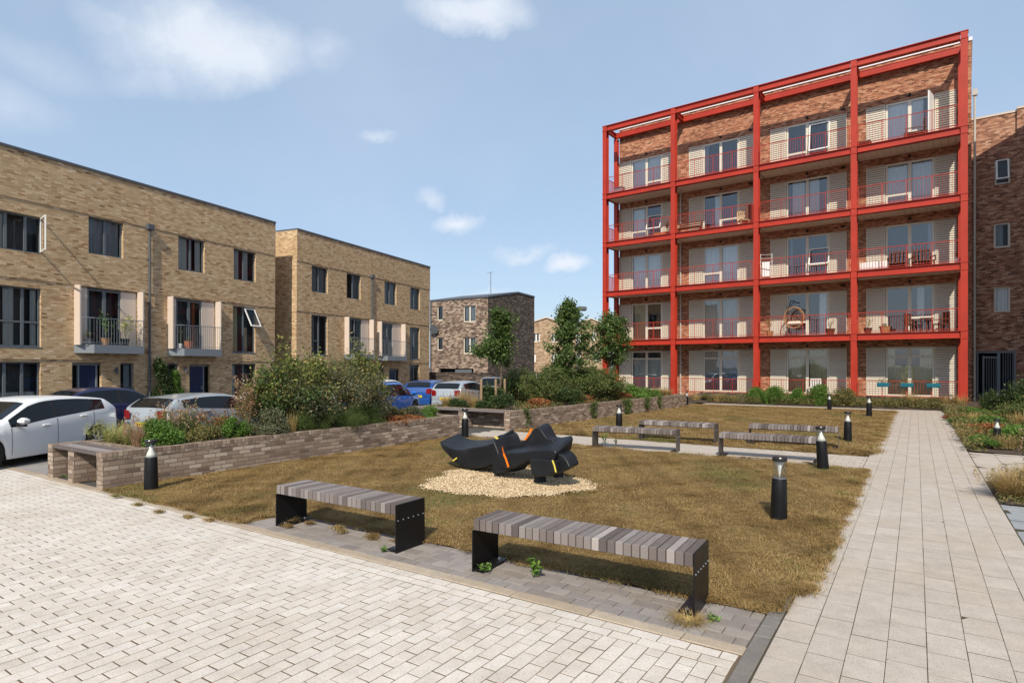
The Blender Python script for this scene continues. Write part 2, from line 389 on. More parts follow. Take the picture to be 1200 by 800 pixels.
# ------------------------------------------------------------------ ground and paving (court frame meshes)
def court_sheet(name, q0,q1,p0,p1,z,mat,kind='structure'):
    b=MB(); b.face([(q0,p0,z),(q1,p0,z),(q1,p1,z),(q0,p1,z)]); o=b.build(name,mat,rz=COURT_ROT); return tag(o,kind=kind)
def paver_field(name, rects, mat, label=None, h=.03, z=0.0, gap=.005, bev=.006, tilt=.0016, gq=1.0):
    """rects: list of (q0,q1,p0,p1): bevelled blocks with small height errors"""
    V=[];F=[];Rr=[]
    for k,(a,b,c,d) in enumerate(rects):
        a+=gap*gq*(.5+RNG.random()*.6); b-=gap*gq*(.5+RNG.random()*.6); c+=gap*(.5+RNG.random()*.7); d-=gap*(.5+RNG.random()*.7)
        zz=z+(RNG.random()-.5)*tilt*1.4; tx,ty=(RNG.random(2)-.5)*tilt*2
        n=len(V)
        for (x,y,sx,sy) in ((a,c,-1,-1),(b,c,1,-1),(b,d,1,1),(a,d,-1,1)):
            V.append((x,y,zz-h))
        for (x,y,sx,sy) in ((a,c,-1,-1),(b,c,1,-1),(b,d,1,1),(a,d,-1,1)):
            V.append((x,y,zz-bev*.8))
        for (x,y,sx,sy) in ((a,c,-1,-1),(b,c,1,-1),(b,d,1,1),(a,d,-1,1)):
            V.append((x-sx*bev,y-sy*bev,zz+sx*tx+sy*ty))
        for i in range(4):
            j=(i+1)%4; F.append((n+i,n+j,n+4+j,n+4+i)); F.append((n+4+i,n+4+j,n+8+j,n+8+i))
        F.append((n+8,n+9,n+10,n+11)); Rr += [RNG.random()]*9
    o=np_mesh(name,V,F,mat,Rr); o.rotation_euler=(0,0,COURT_ROT); tag(o,kind='structure'); return o

g=MB(); g.face([(-900,-900,-.12),(900,-900,-.12),(900,900,-.12),(-900,900,-.12)]); tag(g.build('ground',M['asphalt']),kind='structure')
court_sheet('car_park',-60,-10.0,4.42,80,-.012,M['asphalt'])
court_sheet('plaza_bed',-60,-.95,-14,4.42,-.0022,M['joint'])
court_sheet('path_bed',-.95,14,-14,35,-.0018,M['joint_dark'])
# plaza blocks: one stretcher course along the kerb then columns running away from the viewer
L_,W_=.222,.118
rects=[]
q=-22.0
P1=4.37
while q<-1.03:
    rects.append((q,min(q+L_,-1.02),P1-W_,P1)); q+=L_
q=-22.0+.11; 
while q<-1.03:
    if RNG.random()<2: rects.append((q,min(q+L_,-1.02),P1-2*W_,P1-W_)); q+=L_
k=0; q=-22.0
while q<-1.03:
    p=P1-2*W_-(L_*(.5 if k%2 else 1.0)); top=P1-2*W_
    near=-6.0 if q>-9 else .2
    qe=min(q+W_,-1.02)
    rects.append((q,qe,p,top))
    while p>near:
        pn=p-L_; rects.append((q,qe,pn,p)); p=pn
    q+=W_; k+=1
paver_field('plaza_paving',rects,M['paver_white'],gap=.0068,gq=.68,bev=.0015,tilt=.0010)
# ochre kerb
kr=[];q=-24.0
while q<-1.02:
    kr.append((q,min(q+.75,-1.0),4.375,4.515)); q+=.752
paver_field('kerb_strip',kr,M['kerb_ochre'],gap=.004,z=.006)
# dark edging between plaza and path
er=[];p=-7.0
while p<4.6:
    er.append((-1.005,-.885,p,p+.9)); p+=.904
while p<5.9:
    er.append((-1.005,-.885,p,p+.2)); p+=.203
paver_field('edging_strip',er,M['edging'],gap=.004,z=.004)
# path slabs
rects=[];SW=.2345
for c in range(8):
    q=-.875+c*SW; p=-6.0-RNG.random()*.3-(c%2)*.17
    while p<33.4:
        L=.365
        rects.append((q,q+SW,p,p+L)); p+=L
paver_field('path_paving',rects,M['slab_path'],gap=.0062,gq=.5,bev=.001,tilt=.0008)
# grey pads below the front benches
rects=[];k=0;p=4.52
while p<5.19:
    q=-7.1-(k%2)*.11
    while q<-1.01:
        rects.append((max(q,-7.1),min(q+.222,-1.01),p,p+.137)); q+=.222
    p+=.138;k+=1
paver_field('bench_pad_paving',rects,M['paver_grey'],gap=.004,bev=.003,tilt=.002)
# cross path
rects=[];k=0;p=13.62
while p<15.5:
    q=-10.9-(k%2)*.12
    while q<-.88:
        rects.append((q,min(q+.24,-.88),p,p+.235)); q+=.24
    p+=.2365;k+=1
paver_field('cross_path_paving',rects,M['slab_path'],gap=.004,bev=.003,tilt=.001)
# paving beyond the path's right edge
rects=[];k=0;p=-5.0
while p<11.1:
    q=1.01
    for j in range(10): rects.append((q,q+.46,p,p+.235)); q+=.46
    p+=.2365;k+=1
paver_field('side_paving',rects,M['paver_blue'],gap=.004,bev=.003)
rects=[];p=13.4
while p<17.6:
    q=1.01
    for j in range(16): rects.append((q,q+.46,p,p+.235)); q+=.46
    p+=.2365
paver_field('side_cross_paving',rects,M['slab_path'],gap=.004,bev=.003)
rects=[];q=-9.5
while q<6:
    for j in range(4): rects.append((q,q+.46,32.15+j*.27,32.15+(j+1)*.27))
    q+=.46
paver_field('front_path_paving',rects,M['slab_path'],gap=.004,bev=.003)
# pale strip of paving at the car park edge
rects=[]
for j in range(12):
    rects.append((-22+j*.72,-22+(j+1)*.72,4.53,5.3))
paver_field('parking_edge_paving',rects,M['paver_grey'],gap=.006,bev=.003,z=.004)

# lawns: slightly uneven soil sheet plus real blades
def nz(x,y,s=1.0):
    return (np.sin(x*1.7*s+.3)*np.cos(y*1.3*s+1.1)+np.sin(x*3.9*s+y*2.3*s)*.5+np.sin(x*7.3*s-y*6.1*s)*.25)
def lawn(name,q0,q1,p0,p1,step=.12,raggedr=.0):
    nq=int((q1-q0)/step)+1; npp=int((p1-p0)/step)+1
    qs=np.linspace(q0,q1,nq); ps=np.linspace(p0,p1,npp); Q,P=np.meshgrid(qs,ps)
    Z=.022+.008*nz(Q,P)+RNG.random(Q.shape)*.006
    Z[0,:]=Z[-1,:]=.0; Z[:,0]=Z[:,-1]=.0
    Q2=Q.copy();P2=P.copy()
    V=np.stack([Q2,P2,Z],-1).reshape(-1,3)
    idx=np.arange(nq*npp).reshape(npp,nq)
    F=np.stack([idx[:-1,:-1],idx[:-1,1:],idx[1:,1:],idx[1:,:-1]],-1).reshape(-1,4)
    o=np_mesh(name,V,F,M['lawn'],smooth=True); o.rotation_euler=(0,0,COURT_ROT); return tag(o,kind='structure')
lawn('lawn',-10.9,-.90,5.22,13.6); lawn('lawn',-10.9,-7.1,4.50,5.22); lawn('lawn',-10.4,-.90,15.56,32.1,.2)

GR_C=(-5.0,10.1)   # gravel patch centre, set again below
def sculpt_centre():
    c=G(592,566); return c
SC=sculpt_centre(); GR_C=(SC.x*CQ-SC.y*SQ, SC.x*SQ+SC.y*CQ)
GRA,GRB=1.34,1.20
def in_gravel(q,p,k=1.0):
    dq=q-GR_C[0]; dp=p-GR_C[1]; ang=np.arctan2(dp,dq)
    rr=1+.07*np.sin(3*ang+1)+.05*np.sin(5*ang)+.04*np.sin(11*ang)
    return (dq/GRA)**2+(dp/GRB)**2 < (rr*k)**2
def blades(name,label,n,sampler,hgt,wid,mat,lean=.9,cat='grass'):
    q,p=sampler(n); n=len(q)
    z0=.018+.008*nz(q,p)
    a=RNG.random(n)*2*np.pi; h=hgt*(.45+RNG.random(n)*.9); w=wid*(.6+RNG.random(n)*.8)
    ln=lean*(.3+RNG.random(n)*1.0)*h
    dx=np.cos(a);dy=np.sin(a); px=-dy;py=dx
    base=np.stack([q,p,z0],-1); side=np.stack([px*w,py*w,np.zeros(n)],-1)
    mid=base+np.stack([dx*ln*.45,dy*ln*.45,h*.62],-1); tip=base+np.stack([dx*ln*1.3,dy*ln*1.3,h*.8],-1)
    V=np.empty((n,5,3)); V[:,0]=base-side;V[:,1]=base+side;V[:,2]=mid+side*.7;V[:,3]=mid-side*.7;V[:,4]=tip
    i=np.arange(n)*5
    # quad + degenerate tip as quad
    F=np.empty((n,2,4),dtype=np.int32); F[:,0]=np.stack([i,i+1,i+2,i+3],-1); 
    T=np.stack([i+3,i+2,i+4],-1)
    V=V.reshape(-1,3)
    me_r=RNG.random(n)
    # tris for all (uniform face size)
    FT=np.concatenate([np.stack([i,i+1,i+2],-1),np.stack([i,i+2,i+3],-1),T])
    patch=.5+.5*np.tanh(nz(q*.6,p*.6)*1.4)
    green=np.clip(nz(q*.55+4,p*.61+9)*.9-.55+.3*RNG.random(n),0,.75)
    clump=nz(q*3.1+2,p*3.3); clump2=nz(q*1.1-7,p*1.3+3)
    rr=np.clip(me_r*.45+patch*.1+.16*clump+.12*clump2+.12,0,.88); rr=np.where(RNG.random(n)<green,.93+.07*me_r,rr)
    o=np_mesh(name,V,FT,mat,np.concatenate([rr,rr,rr])); o.rotation_euler=(0,0,COURT_ROT)
    return tag(o,label,cat,kind='stuff')
def samp_front(n):
    # density falls off with distance from the camera
    q=-10.85+RNG.random(n*3)*9.99; p=4.52+RNG.random(n*3)**1.35*9.1
    ok=(~in_gravel(q,p,.96))&((p>5.17+.05*np.sin(q*5)+.04*np.sin(q*13))|(q<-7.05+.1*np.sin(p*9)))
    q=q[ok][:n];p=p[ok][:n]; return q,p
blades('grass','short dry brown grass matted over the near lawn round the sculpture',330000,samp_front,.027,.0026,M['blade'],1.9)
def samp_back(n):
    q=-10.35+RNG.random(n)*9.5; p=15.6+RNG.random(n)**1.5*16.4; return q,p
blades('grass','dry grass of the far lawn in front of the red-framed flats',130000,samp_back,.032,.0055,M['blade'],1.8)
def samp_edge(n):
    # ragged tufts creeping over kerbs, pads and the path edge
    cs=[]
    for _ in range(260): cs.append((-.84+random.gauss(0,.035), 5.8+random.random()*7.7, .10,.08))
    for _ in range(200): cs.append((-.84+random.gauss(0,.05), 15.8+random.random()*16, .12,.14))
    for _ in range(60): cs.append((-10.8+random.random()*3.7, 4.48+random.gauss(0,.03), .14,.05))
    for _ in range(34): cs.append((-7.0+random.random()*5.9, 5.16+random.gauss(0,.03), .12,.045))
    for (a,b) in ((-6.7,4.85),(-6.5,4.7),(-6.4,4.95),(-5.9,4.98),(-5.75,4.9),(-5.3,5.0),(-5.25,4.92),(-4.9,5.0),(-8.6,4.2),(-9.3,4.25),(-8.0,4.28),(-10.1,4.3),(-7.6,4.33)): cs.append((a,b,.09,.05)); cs.append((a+.05,b,.05,.04))
    for _ in range(60): cs.append((-10.88+random.gauss(0,.03), 4.6+random.random()*9, .05,.12))
    for _ in range(50): cs.append((-10.6+random.random()*9, 13.6+random.gauss(0,.05), .15,.05))
    for _ in range(40): cs.append((-10.3+random.random()*9, 15.5+random.gauss(0,.04), .15,.05))
    for _ in range(10): cs.append((-13+random.random()*2.1, 4.75+random.random()*.3,.08,.06))
    cs=np.array(cs); k=RNG.integers(0,len(cs),n)
    q=cs[k,0]+RNG.normal(size=n)*cs[k,2]*.5; p=cs[k,1]+RNG.normal(size=n)*cs[k,3]*.6
    return q,p
blades('grass','ragged dry grass tufts creeping over kerbs and paving joints',80000,samp_edge,.034,.0030,M['blade'])
_cl=np.stack([-10.8+RNG.random(150)*9.8,4.7+RNG.random(150)**1.3*8.7],-1)
def samp_tuft(n):
    k=RNG.integers(0,len(_cl),n); q=_cl[k,0]+RNG.normal(size=n)*.05*(1+k%4); p=_cl[k,1]+RNG.normal(size=n)*.045*(1+k%3)
    ok=(~in_gravel(q,p,1.0))&((p>5.2)|(q<-7.1))&(q<-.9)&(p<13.6)&(q>-10.85)&(p>4.5); return q[ok],p[ok]
blades('grass','slightly longer dry and greenish tufts scattered over the near lawn',34000,samp_tuft,.046,.0024,M['blade'],1.5)
# gravel
b=MB(); n=48; ring=[]
for i in range(n):
    a=2*math.pi*i/n; rr=1+.07*math.sin(3*a+1)+.05*math.sin(5*a)+.04*math.sin(11*a)
    ring.append((GR_C[0]+GRA*rr*math.cos(a),GR_C[1]+GRB*rr*math.sin(a),.036))
b.face(ring); o=b.build('gravel_patch',M['gravel_bed'],rz=COURT_ROT); tag(o,kind='structure')
n=30000; q=GR_C[0]+(RNG.random(n)*2-1)*GRA*1.25; p=GR_C[1]+(RNG.random(n)*2-1)*GRB*1.25
edge=1.0+np.abs(RNG.normal(size=n))*.06
ok=in_gravel(q,p,edge); q=q[ok];p=p[ok];n=len(q)
s=.006+RNG.random(n)**2*.012; base=np.stack([q,p,.038+RNG.random(n)*.012],-1)
oct_=np.array([(1,0,0),(-1,0,0),(0,1,0),(0,-1,0),(0,0,.8),(0,0,-.8)])
V=base[:,None,:]+oct_[None]*s[:,None,None]*(.6+RNG.random((n,6,1))*.7)
f=np.array([(0,2,4),(2,1,4),(1,3,4),(3,0,4),(2,0,5),(1,2,5),(3,1,5),(0,3,5)])
F=(np.arange(n)*6)[:,None,None]+f[None]
o=np_mesh('gravel',V.reshape(-1,3),F.reshape(-1,3),M['gravel'],np.repeat(RNG.random(n),8)); o.rotation_euler=(0,0,COURT_ROT)
tag(o,'pale gravel chippings spread under the black sculpture','gravel',kind='stuff')

# soil beds (structure)
def bed(name,q0,q1,p0,p1,zf,step=.35,mat=None):
    nq=max(2,int((q1-q0)/step)); npp=max(2,int((p1-p0)/step))
    Q,P=np.meshgrid(np.linspace(q0,q1,nq),np.linspace(p0,p1,npp)); Z=zf(Q,P)+RNG.random(Q.shape)*.02
    V=np.stack([Q,P,Z],-1).reshape(-1,3); idx=np.arange(nq*npp).reshape(npp,nq)
    F=np.stack([idx[:-1,:-1],idx[:-1,1:],idx[1:,1:],idx[1:,:-1]],-1).reshape(-1,4)
    o=np_mesh(name,V,F,mat or M['soil'],smooth=True); o.rotation_euler=(0,0,COURT_ROT); return tag(o,kind='structure')
bed('soil_bed',-11,1.0,33.25,38.5,lambda q,p:np.clip((p-33.3)*.13,0,.36))
bed('soil_bed',1.02,14,17.7,36,lambda q,p:.006+np.clip((p-30)*.06,0,.3))
bed('soil_bed',1.06,14,11.2,13.3,lambda q,p:.006+q*0)
# ------------------------------------------------------------------ buildings
def wall_open(b, x0,x1,z0,z1, ops, y=0.0, reveal=.12, m=0):
    xs=sorted(set([x0,x1]+[v for o in ops for v in o[:2]])); zs=sorted(set([z0,z1]+[v for o in ops for v in o[2:4]]))
    xs=[v for v in xs if x0-1e-6<=v<=x1+1e-6]; zs=[v for v in zs if z0-1e-6<=v<=z1+1e-6]
    for i in range(len(xs)-1):
        for j in range(len(zs)-1):
            cx=(xs[i]+xs[i+1])/2; cz=(zs[j]+zs[j+1])/2
            if any(o[0]<cx<o[1] and o[2]<cz<o[3] for o in ops): continue
            b.face([(xs[i],y,zs[j]),(xs[i+1],y,zs[j]),(xs[i+1],y,zs[j+1]),(xs[i],y,zs[j+1])],m)
    for (a,c,d,e) in [o[:4] for o in ops]:
        r=y+reveal
        b.face([(a,y,d),(a,y,e),(a,r,e),(a,r,d)],m); b.face([(c,y,d),(c,r,d),(c,r,e),(c,y,e)],m)
        b.face([(a,y,e),(c,y,e),(c,r,e),(a,r,e)],m); b.face([(a,y,d),(a,r,d),(c,r,d),(c,y,d)],m)
def window(par, x0,x1,z0,z1, y, frame, mull=(.5,), trans=(), fw=.055, curt=None, cmat=None, name='window', sill=None, dark=None, doorlike=False, pane=None):
    """frame mesh part (+ dark room behind) with pane and curtain sub-parts; panes between mullions"""
    b=MB(); d0,d1=y,y+.06
    b.box(x0,x1,d0,d1,z0,z0+fw); b.box(x0,x1,d0,d1,z1-fw,z1)
    b.box(x0,x0+fw,d0,d1,z0+fw,z1-fw); b.box(x1-fw,x1,d0,d1,z0+fw,z1-fw)
    xs=[x0+fw]+[x0+(x1-x0)*k for k in mull]+[x1-fw]
    for k in mull:
        xm=x0+(x1-x0)*k; b.box(xm-fw*.8,xm+fw*.8,d0-.004,d1,z0+fw,z1-fw)
    for tt in trans:
        kz,a,c=(tt if isinstance(tt,tuple) else (tt,0,len(xs)-1))
        zz=z0+(z1-z0)*kz
        for i in range(a,c):
            xa=xs[i]+(fw*.8 if i>0 else 0); xb=xs[i+1]-(fw*.8 if i+1<len(xs)-1 else 0)
            b.box(xa,xb,d0+.003,d1,zz-fw*.55,zz+fw*.55)
    # dark room
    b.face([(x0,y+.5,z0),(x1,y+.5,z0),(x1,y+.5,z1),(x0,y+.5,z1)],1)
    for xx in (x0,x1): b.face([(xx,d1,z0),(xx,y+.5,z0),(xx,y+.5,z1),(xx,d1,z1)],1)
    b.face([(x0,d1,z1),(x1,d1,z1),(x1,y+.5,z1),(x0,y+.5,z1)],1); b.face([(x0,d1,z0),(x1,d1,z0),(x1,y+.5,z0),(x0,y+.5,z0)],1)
    if sill is not None: b.box(x0-.03,x1+.03,d0-sill,d0-.002,z0-.045,z0,0)
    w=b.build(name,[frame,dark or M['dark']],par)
    g=MB()
    for i in range(len(xs)-1):
        xa=xs[i]+(fw*.8 if i>0 else 0); xb=xs[i+1]-(fw*.8 if i+1<len(xs)-1 else 0)
        if xb-xa>.03: g.face([(xa,y+.03,z0+fw),(xb,y+.03,z0+fw),(xb,y+.03,z1-fw),(xa,y+.03,z1-fw)])
    g.build('pane',pane or M['glass'],w)
    if curt:
        c=MB()
        for (a,e,lo,hi) in curt:
            xa=x0+fw+(x1-x0-2*fw)*a; xb=x0+fw+(x1-x0-2*fw)*e; za=z0+(z1-z0)*lo; zb=z0+(z1-z0)*hi
            nn=max(2,int((xb-xa)/.035)); pr=[]
            for i in range(nn+1):
                xx=xa+(xb-xa)*i/nn; pr.append((xx,y+.13+.022*math.sin(i*1.9+xa*7)+.01*math.sin(i*.7)))
            for i in range(nn):
                c.face([(pr[i][0],pr[i][1],za),(pr[i+1][0],pr[i+1][1],za),(pr[i+1][0],pr[i+1][1],zb),(pr[i][0],pr[i][1],zb)])
        c.build('curtain',cmat or M['curtain'],w)
    return w

# ---- terraced buff brick houses on the left
HO=Vector((-16.65,21.5,0)); HD=Vector((.398,.9174,0)); HROT=math.atan2(.9174,.398)
def th(px, d=0.0):     # facade coordinate of a photo column, d = projection out of the wall
    a=(px-CX)/FOC; ox=HO.x+.9174*d; oy=HO.y-.398*d
    return (a*oy-ox)/(.398-.9174*a)
def zh(px,py,d=0.0):
    t=th(px,d); Y=HO.y-.398*d+.9174*t; return EYE+(HY-py)*Y/FOC
ROOFZ,BAND3,BAND2,BAND1=9.48,7.73,5.02,2.24
def house(x0,x1,label,wins,doors,balc,pipe=None,left_end=False,right_end=False,group='buff brick terraced houses'):
    e=empty('terraced_house',HO+HD*x0,HROT,label,'house',group)
    b=MB(); ops=[]; wl=[]
    for w in wins:
        pxa,pxb,pya,pyb=w['r']; a=th(pxa)-x0; c=th(pxb)-x0; zt=zh(pxa,pya); zb=zh(pxa,pyb) if pyb else .9
        zb=w.get('zb',zb); zt=w.get('zt',zt)
        ops.append((a,c,zb,zt)); wl.append((a,c,zb,zt,w))
    for (pxa,pxb,pya,leaf) in doors:
        a=th(pxa)-x0;c=th(pxb)-x0; ops.append((a,c,.12,zh(pxa,pya)))
    for bl in balc:
        a=th(bl['x'][0])-x0; c=th(bl['x'][1])-x0; zt=zh(bl['x'][0],bl['top']); zb=zh(bl['x'][0],bl['floor']); ops.append((a,c,zb,zt)); bl['c']=(a,c,zb,zt)
    wall_open(b,0,x1-x0,0,BAND1,[o for o in ops if o[3]<BAND1+.1 and o[2]<1.9])
    # storeys step forward by a few millimetres at each band (corbelled courses)
    o2=[o for o in ops if 2.3<o[2]<4.5]; o3=[o for o in ops if o[2]>=4.5]
    wall_open(b,0,x1-x0,BAND1,BAND2,o2,-.025); wall_open(b,0,x1-x0,BAND2,BAND3,o3,-.05,.14)
    b.face([(0,-.075,BAND3),(x1-x0,-.075,BAND3),(x1-x0,-.075,ROOFZ-.09),(0,-.075,ROOFZ-.09)])
    for (z,ya,yb) in ((BAND1,0,-.025),(BAND2,-.025,-.05),(BAND3,-.05,-.075)):
        b.face([(0,ya,z),(x1-x0,ya,z),(x1-x0,yb,z),(0,yb,z)])
    D=9.0
    for (xx) in (0,x1-x0):
        b.face([(xx,0,0),(xx,D,0),(xx,D,BAND1),(xx,0,BAND1)]); 
        for (za,zb_,yy,ex) in ((BAND1,BAND2,-.025,.0),(BAND2,BAND3,-.05,.0),(BAND3,ROOFZ-.09,-.075,.0)):
            b.face([(xx,yy,za),(xx,D,za),(xx,D,zb_),(xx,yy,zb_)])
    b.face([(0,D,0),(x1-x0,D,0),(x1-x0,D,ROOFZ-.09),(0,D,ROOFZ-.09)])
    # dark bands where brick courses project
    b.build('wall',M['buff'],e,uv=True)
    r=MB(); r.box(-.0,x1-x0,-.115,D+.05,ROOFZ-.09,ROOFZ); r.build('roof_coping',M['coping'],e)
    for (a,c,zb,zt,w) in wl:
        yy={0:.09,1:.065,2:.06}[0 if zb<2 else (1 if zb<4.5 else 2)]
        ww=window(e,a,c,zb,zt,yy,M['grey_frame'],mull=w.get('mull',(.5,)),trans=w.get('trans',()),curt=w.get('curt'),cmat=w.get('cm'),sill=.10,dark=M['room_grey'])
        if w.get('open'):
            ang,hinge=w['open']; s=MB(); hw=(c-a)*.46; hh=(zt-zb)*.93 if hinge!='top' else (zt-zb)*.45
            if hinge=='top':
                s.box(0,hw,-.02,.02,-hh,-hh+.05); s.box(0,hw,-.02,.02,-.05,0); s.box(0,.05,-.02,.02,-hh+.05,-.05); s.box(hw-.05,hw,-.02,.02,-hh+.05,-.05)
                so=s.build('open_sash',M['white'],ww,loc=(c-hw-.02,yy-.03,zt-.06)); so.rotation_euler=(R(-ang),0,0)
                s2=MB(); s2.face([(.05,0,-hh+.05),(hw-.05,0,-hh+.05),(hw-.05,0,-.05),(.05,0,-.05)])
                # keep glass in the same mesh level
                so2=s2.build('open_sash_pane',M['glass'],ww,loc=(c-hw-.02,yy-.03,zt-.06)); so2.rotation_euler=(R(-ang),0,0)
            else:
                s.box(0,hw,-.02,.02,0,.05); s.box(0,hw,-.02,.02,hh-.05,hh); s.box(0,.05,-.02,.02,.05,hh-.05); s.box(hw-.05,hw,-.02,.02,.05,hh-.05)
                so=s.build('open_sash',M['white'],ww,loc=(c-.03,yy-.03,zb+.06)); so.rotation_euler=(0,0,R(180+ang))
    for (pxa,pxb,pya,leaf) in doors:
        a=th(pxa)-x0;c=th(pxb)-x0; zt=zh(pxa,pya); zb=.12
        d=MB(); la=a+(c-a)*leaf[0]; lc=a+(c-a)*leaf[1]
        d.box(la+.03,lc-.03,.16,.2,zb,zt-.12,0)
        for k in range(4):
            xx=la+.12+(lc-la-.24)*k/4; d.box(xx,xx+.012,.152,.165,zb+.1,zt-.25,1)
        dd=d.build('door',[M['door_blue'],M['dark']],e)
        h=MB(); h.box(lc-.12,lc-.09,.1,.155,.95,1.1); h.build('handle',M['rim'],dd)
        f=MB(); f.box(a,c,.14,.21,zt-.1,zt); f.box(la-.03,la+.03,.13,.21,zb,zt-.1); f.box(lc-.03,lc+.03,.13,.21,zb,zt-.1)
        f.face([(a,.2,zb),(la-.03,.2,zb),(la-.03,.2,zt-.1),(a,.2,zt-.1)],1); f.face([(lc+.03,.2,zb),(c,.2,zb),(c,.2,zt-.1),(lc+.03,.2,zt-.1)],1)
        f.face([(a,.3,zb),(c,.3,zb),(c,.3,zt),(a,.3,zt)],2)
        f.build('door_frame',[M['grey_steel'],M['carglass'],M['dark']],e)
    for bl in balc:
        a,c,zb,zt=bl['c']
        xd=[th(v)-x0 for v in bl['door']]
        window(e,xd[0],xd[1],zb,zt-.03,.05,M['grey_frame'],mull=(.5,),fw=.08,curt=bl.get('curt'),cmat=bl.get('cm'),name='french_window',dark=M['room_grey'])
        for (u0,u1) in ((a+.02,xd[0]),(xd[1],c-.02)):
            if u1-u0>.03: s=MB(); s.box(u0,u1,.03,.07,zb,zt-.03); s.build('infill_panel',M['screen'],e)
        for (u,side) in ((a,1),(c,-1)):
            f=MB(); f.box(u-.05 if side>0 else u, u if side>0 else u+.05, -.36,.02,zb-.0,zt+.02); f.build('side_screen',M['screen'],e)
        # splayed balcony tray
        P=.55; q0,q1=a-.05,c+.05; sp=.40
        tray=[(q0,-.02),(q0+sp,-P),(q1-sp*.35,-P),(q1,-.02)]
        t=MB(); zt2=zb+.02; zb2=zb-.30
        t.face([(p[0],p[1],zt2) for p in tray]); t.face([(p[0],p[1],zb2) for p in tray][::-1])
        for i in range(4):
            p,qn=tray[i],tray[(i+1)%4]; t.face([(p[0],p[1],zb2),(qn[0],qn[1],zb2),(qn[0],qn[1],zt2),(p[0],p[1],zt2)])
        t.build('balcony_tray',M['grey_steel'],e)
        rl=MB(); zr=zb+1.02
        segs=[((q0+.06,-.38),(q0+sp+.01,-P+.03)),((q0+sp+.01,-P+.03),(q1-sp*.35,-P+.03)),((q1-sp*.35,-P+.03),(q1-.04,-.38))]
        for (p,qn) in segs:
            p=Vector((p[0],p[1],0));qn=Vector((qn[0],qn[1],0)); L=(qn-p).length
            rl.tube(p+Vector((0,0,zr)),qn+Vector((0,0,zr)),.018,n=4); rl.tube(p+Vector((0,0,zb+.1)),qn+Vector((0,0,zb+.1)),.012,n=4)
            n=max(2,int(L/.105))
            for i in range(n+1):
                v=p+(qn-p)*(i/n); rl.tube((v.x,v.y,zb+.03),(v.x,v.y,zr),.008,n=4)
        rl.build('railing',M['grey_steel'],e)
    if pipe is not None:
        xx=th(pipe)-x0; p=MB(); p.tube((xx,-.14,.0),(xx,-.14,7.65),.045,n=10); p.box(xx-.13,xx+.13,-.26,-.08,7.62,7.86,bev=.02)
        for z in (.8,2.6,4.6,6.4): p.box(xx-.07,xx+.07,-.13,-.02,z,z+.04)
        p.build('downpipe',M['coping'],e)
    return e
def lamp(e_parent,x,z,y=-.02):
    l=MB(); l.box(x-.03,x+.03,y-.05,y,z-.06,z+.06); l.tube((x,y-.10,z-.14),(x,y-.10,z+.12),.045,n=8); l.tube((x,y-.05,z),(x,y-.1,z),.015)
    l.build('wall_lamp',M['coping'],e_parent)
C1=[(0,.18,0,1),(.3,.42,0,1)]
hA=house(-7.0,th(172.3),'long buff brick house at the left edge of the frame, left of the full-height downpipe',
 [dict(r=(-30,49,229,286.5),mull=(.33,.66),curt=[(.3,.42,0,1),(.62,.7,0,1)],open=(62,'side'),zt=None) if False else dict(r=(-30,49,239.7,286.5),mull=(.45,.75),curt=[(.05,.5,0,1)],open=(70,'side')),
  dict(r=(102.8,143.5,253,296.6),curt=[(0,.98,0,1)],cm=M['curtain_dark']),
  dict(r=(-30,47.7,330.3,404.7),mull=(.72,),trans=((.42,0,2),),curt=[(.9,1,0,1),(.45,.62,0,1)]),
  dict(r=(-30,47.7,424.4,0),mull=(.45,.72),zb=.35,zt=2.15,curt=[(0,.98,0,.42)],cm=M['curtain']),
  dict(r=(141,157,425.7,456),mull=(),zt=2.13,curt=[(.5,1,0,1)],cm=M['curtain_dark'])],
 [(84.5,119,424.8,(.28,.9))],
 [dict(x=(88,160.5),top=334.7,floor=404,door=(102.8,142.2),curt=[(0,.04,0,1)])],pipe=None)
lamp(hA,th(135)+7.0,1.85)
x1A=th(172.3)
hB=house(x1A,10.85,'buff brick end house between the full-height downpipe and the narrow gap',
 [dict(r=(208,239,276,315.4),curt=[(0,.42,0,1),(.76,1,0,1)]),
  dict(r=(273,299,291,327),curt=[(0,.35,0,1),(.55,.8,0,1)]),
  dict(r=(272.5,299,358,412.6),curt=[(0,.3,0,1),(.55,.75,0,.55)],cm=M['curtain_yellow'],open=(28,'top')),
  dict(r=(195.6,209,426.3,0),mull=(),zb=1.0,zt=2.12),
  dict(r=(272,300,427,0),mull=(.5,),zb=.3,zt=2.12,curt=[(0,.2,0,1)])],
 [(222,246,426.8,(.0,.78))],
 [dict(x=(197,252),top=348,floor=408.5,door=(206.8,236.8),curt=[(.72,.85,0,1)],cm=M['terracotta'])],pipe=172.8)
lamp(hB,th(216)-x1A,1.85)
xC=th(433.3)
hC=house(12.4,xC,'buff brick house just beyond the narrow gap, its sunlit end wall showing',
 [dict(r=(364.5,383.5,311,341.4),curt=[(0,.55,0,1),(.7,1,0,1)],cm=M['curtain_dark']),
  dict(r=(405.5,422,319.6,349),curt=[(0,.2,0,1),(.55,.8,0,1)],cm=M['curtain_dark']),
  dict(r=(364.5,383.5,368.4,415.5),mull=(.5,),trans=((.35,0,1),),curt=[(.1,.3,0,1)],cm=M['curtain_dark']),
  dict(r=(364.5,383.5,430,0),mull=(.5,),zb=.3,zt=2.12)],
 [(406,420,431,(.1,.9))],
 [dict(x=(404,432.5),top=371.7,floor=415,door=(408,424),curt=[(.2,.4,0,1)],cm=M['curtain_dark'])])
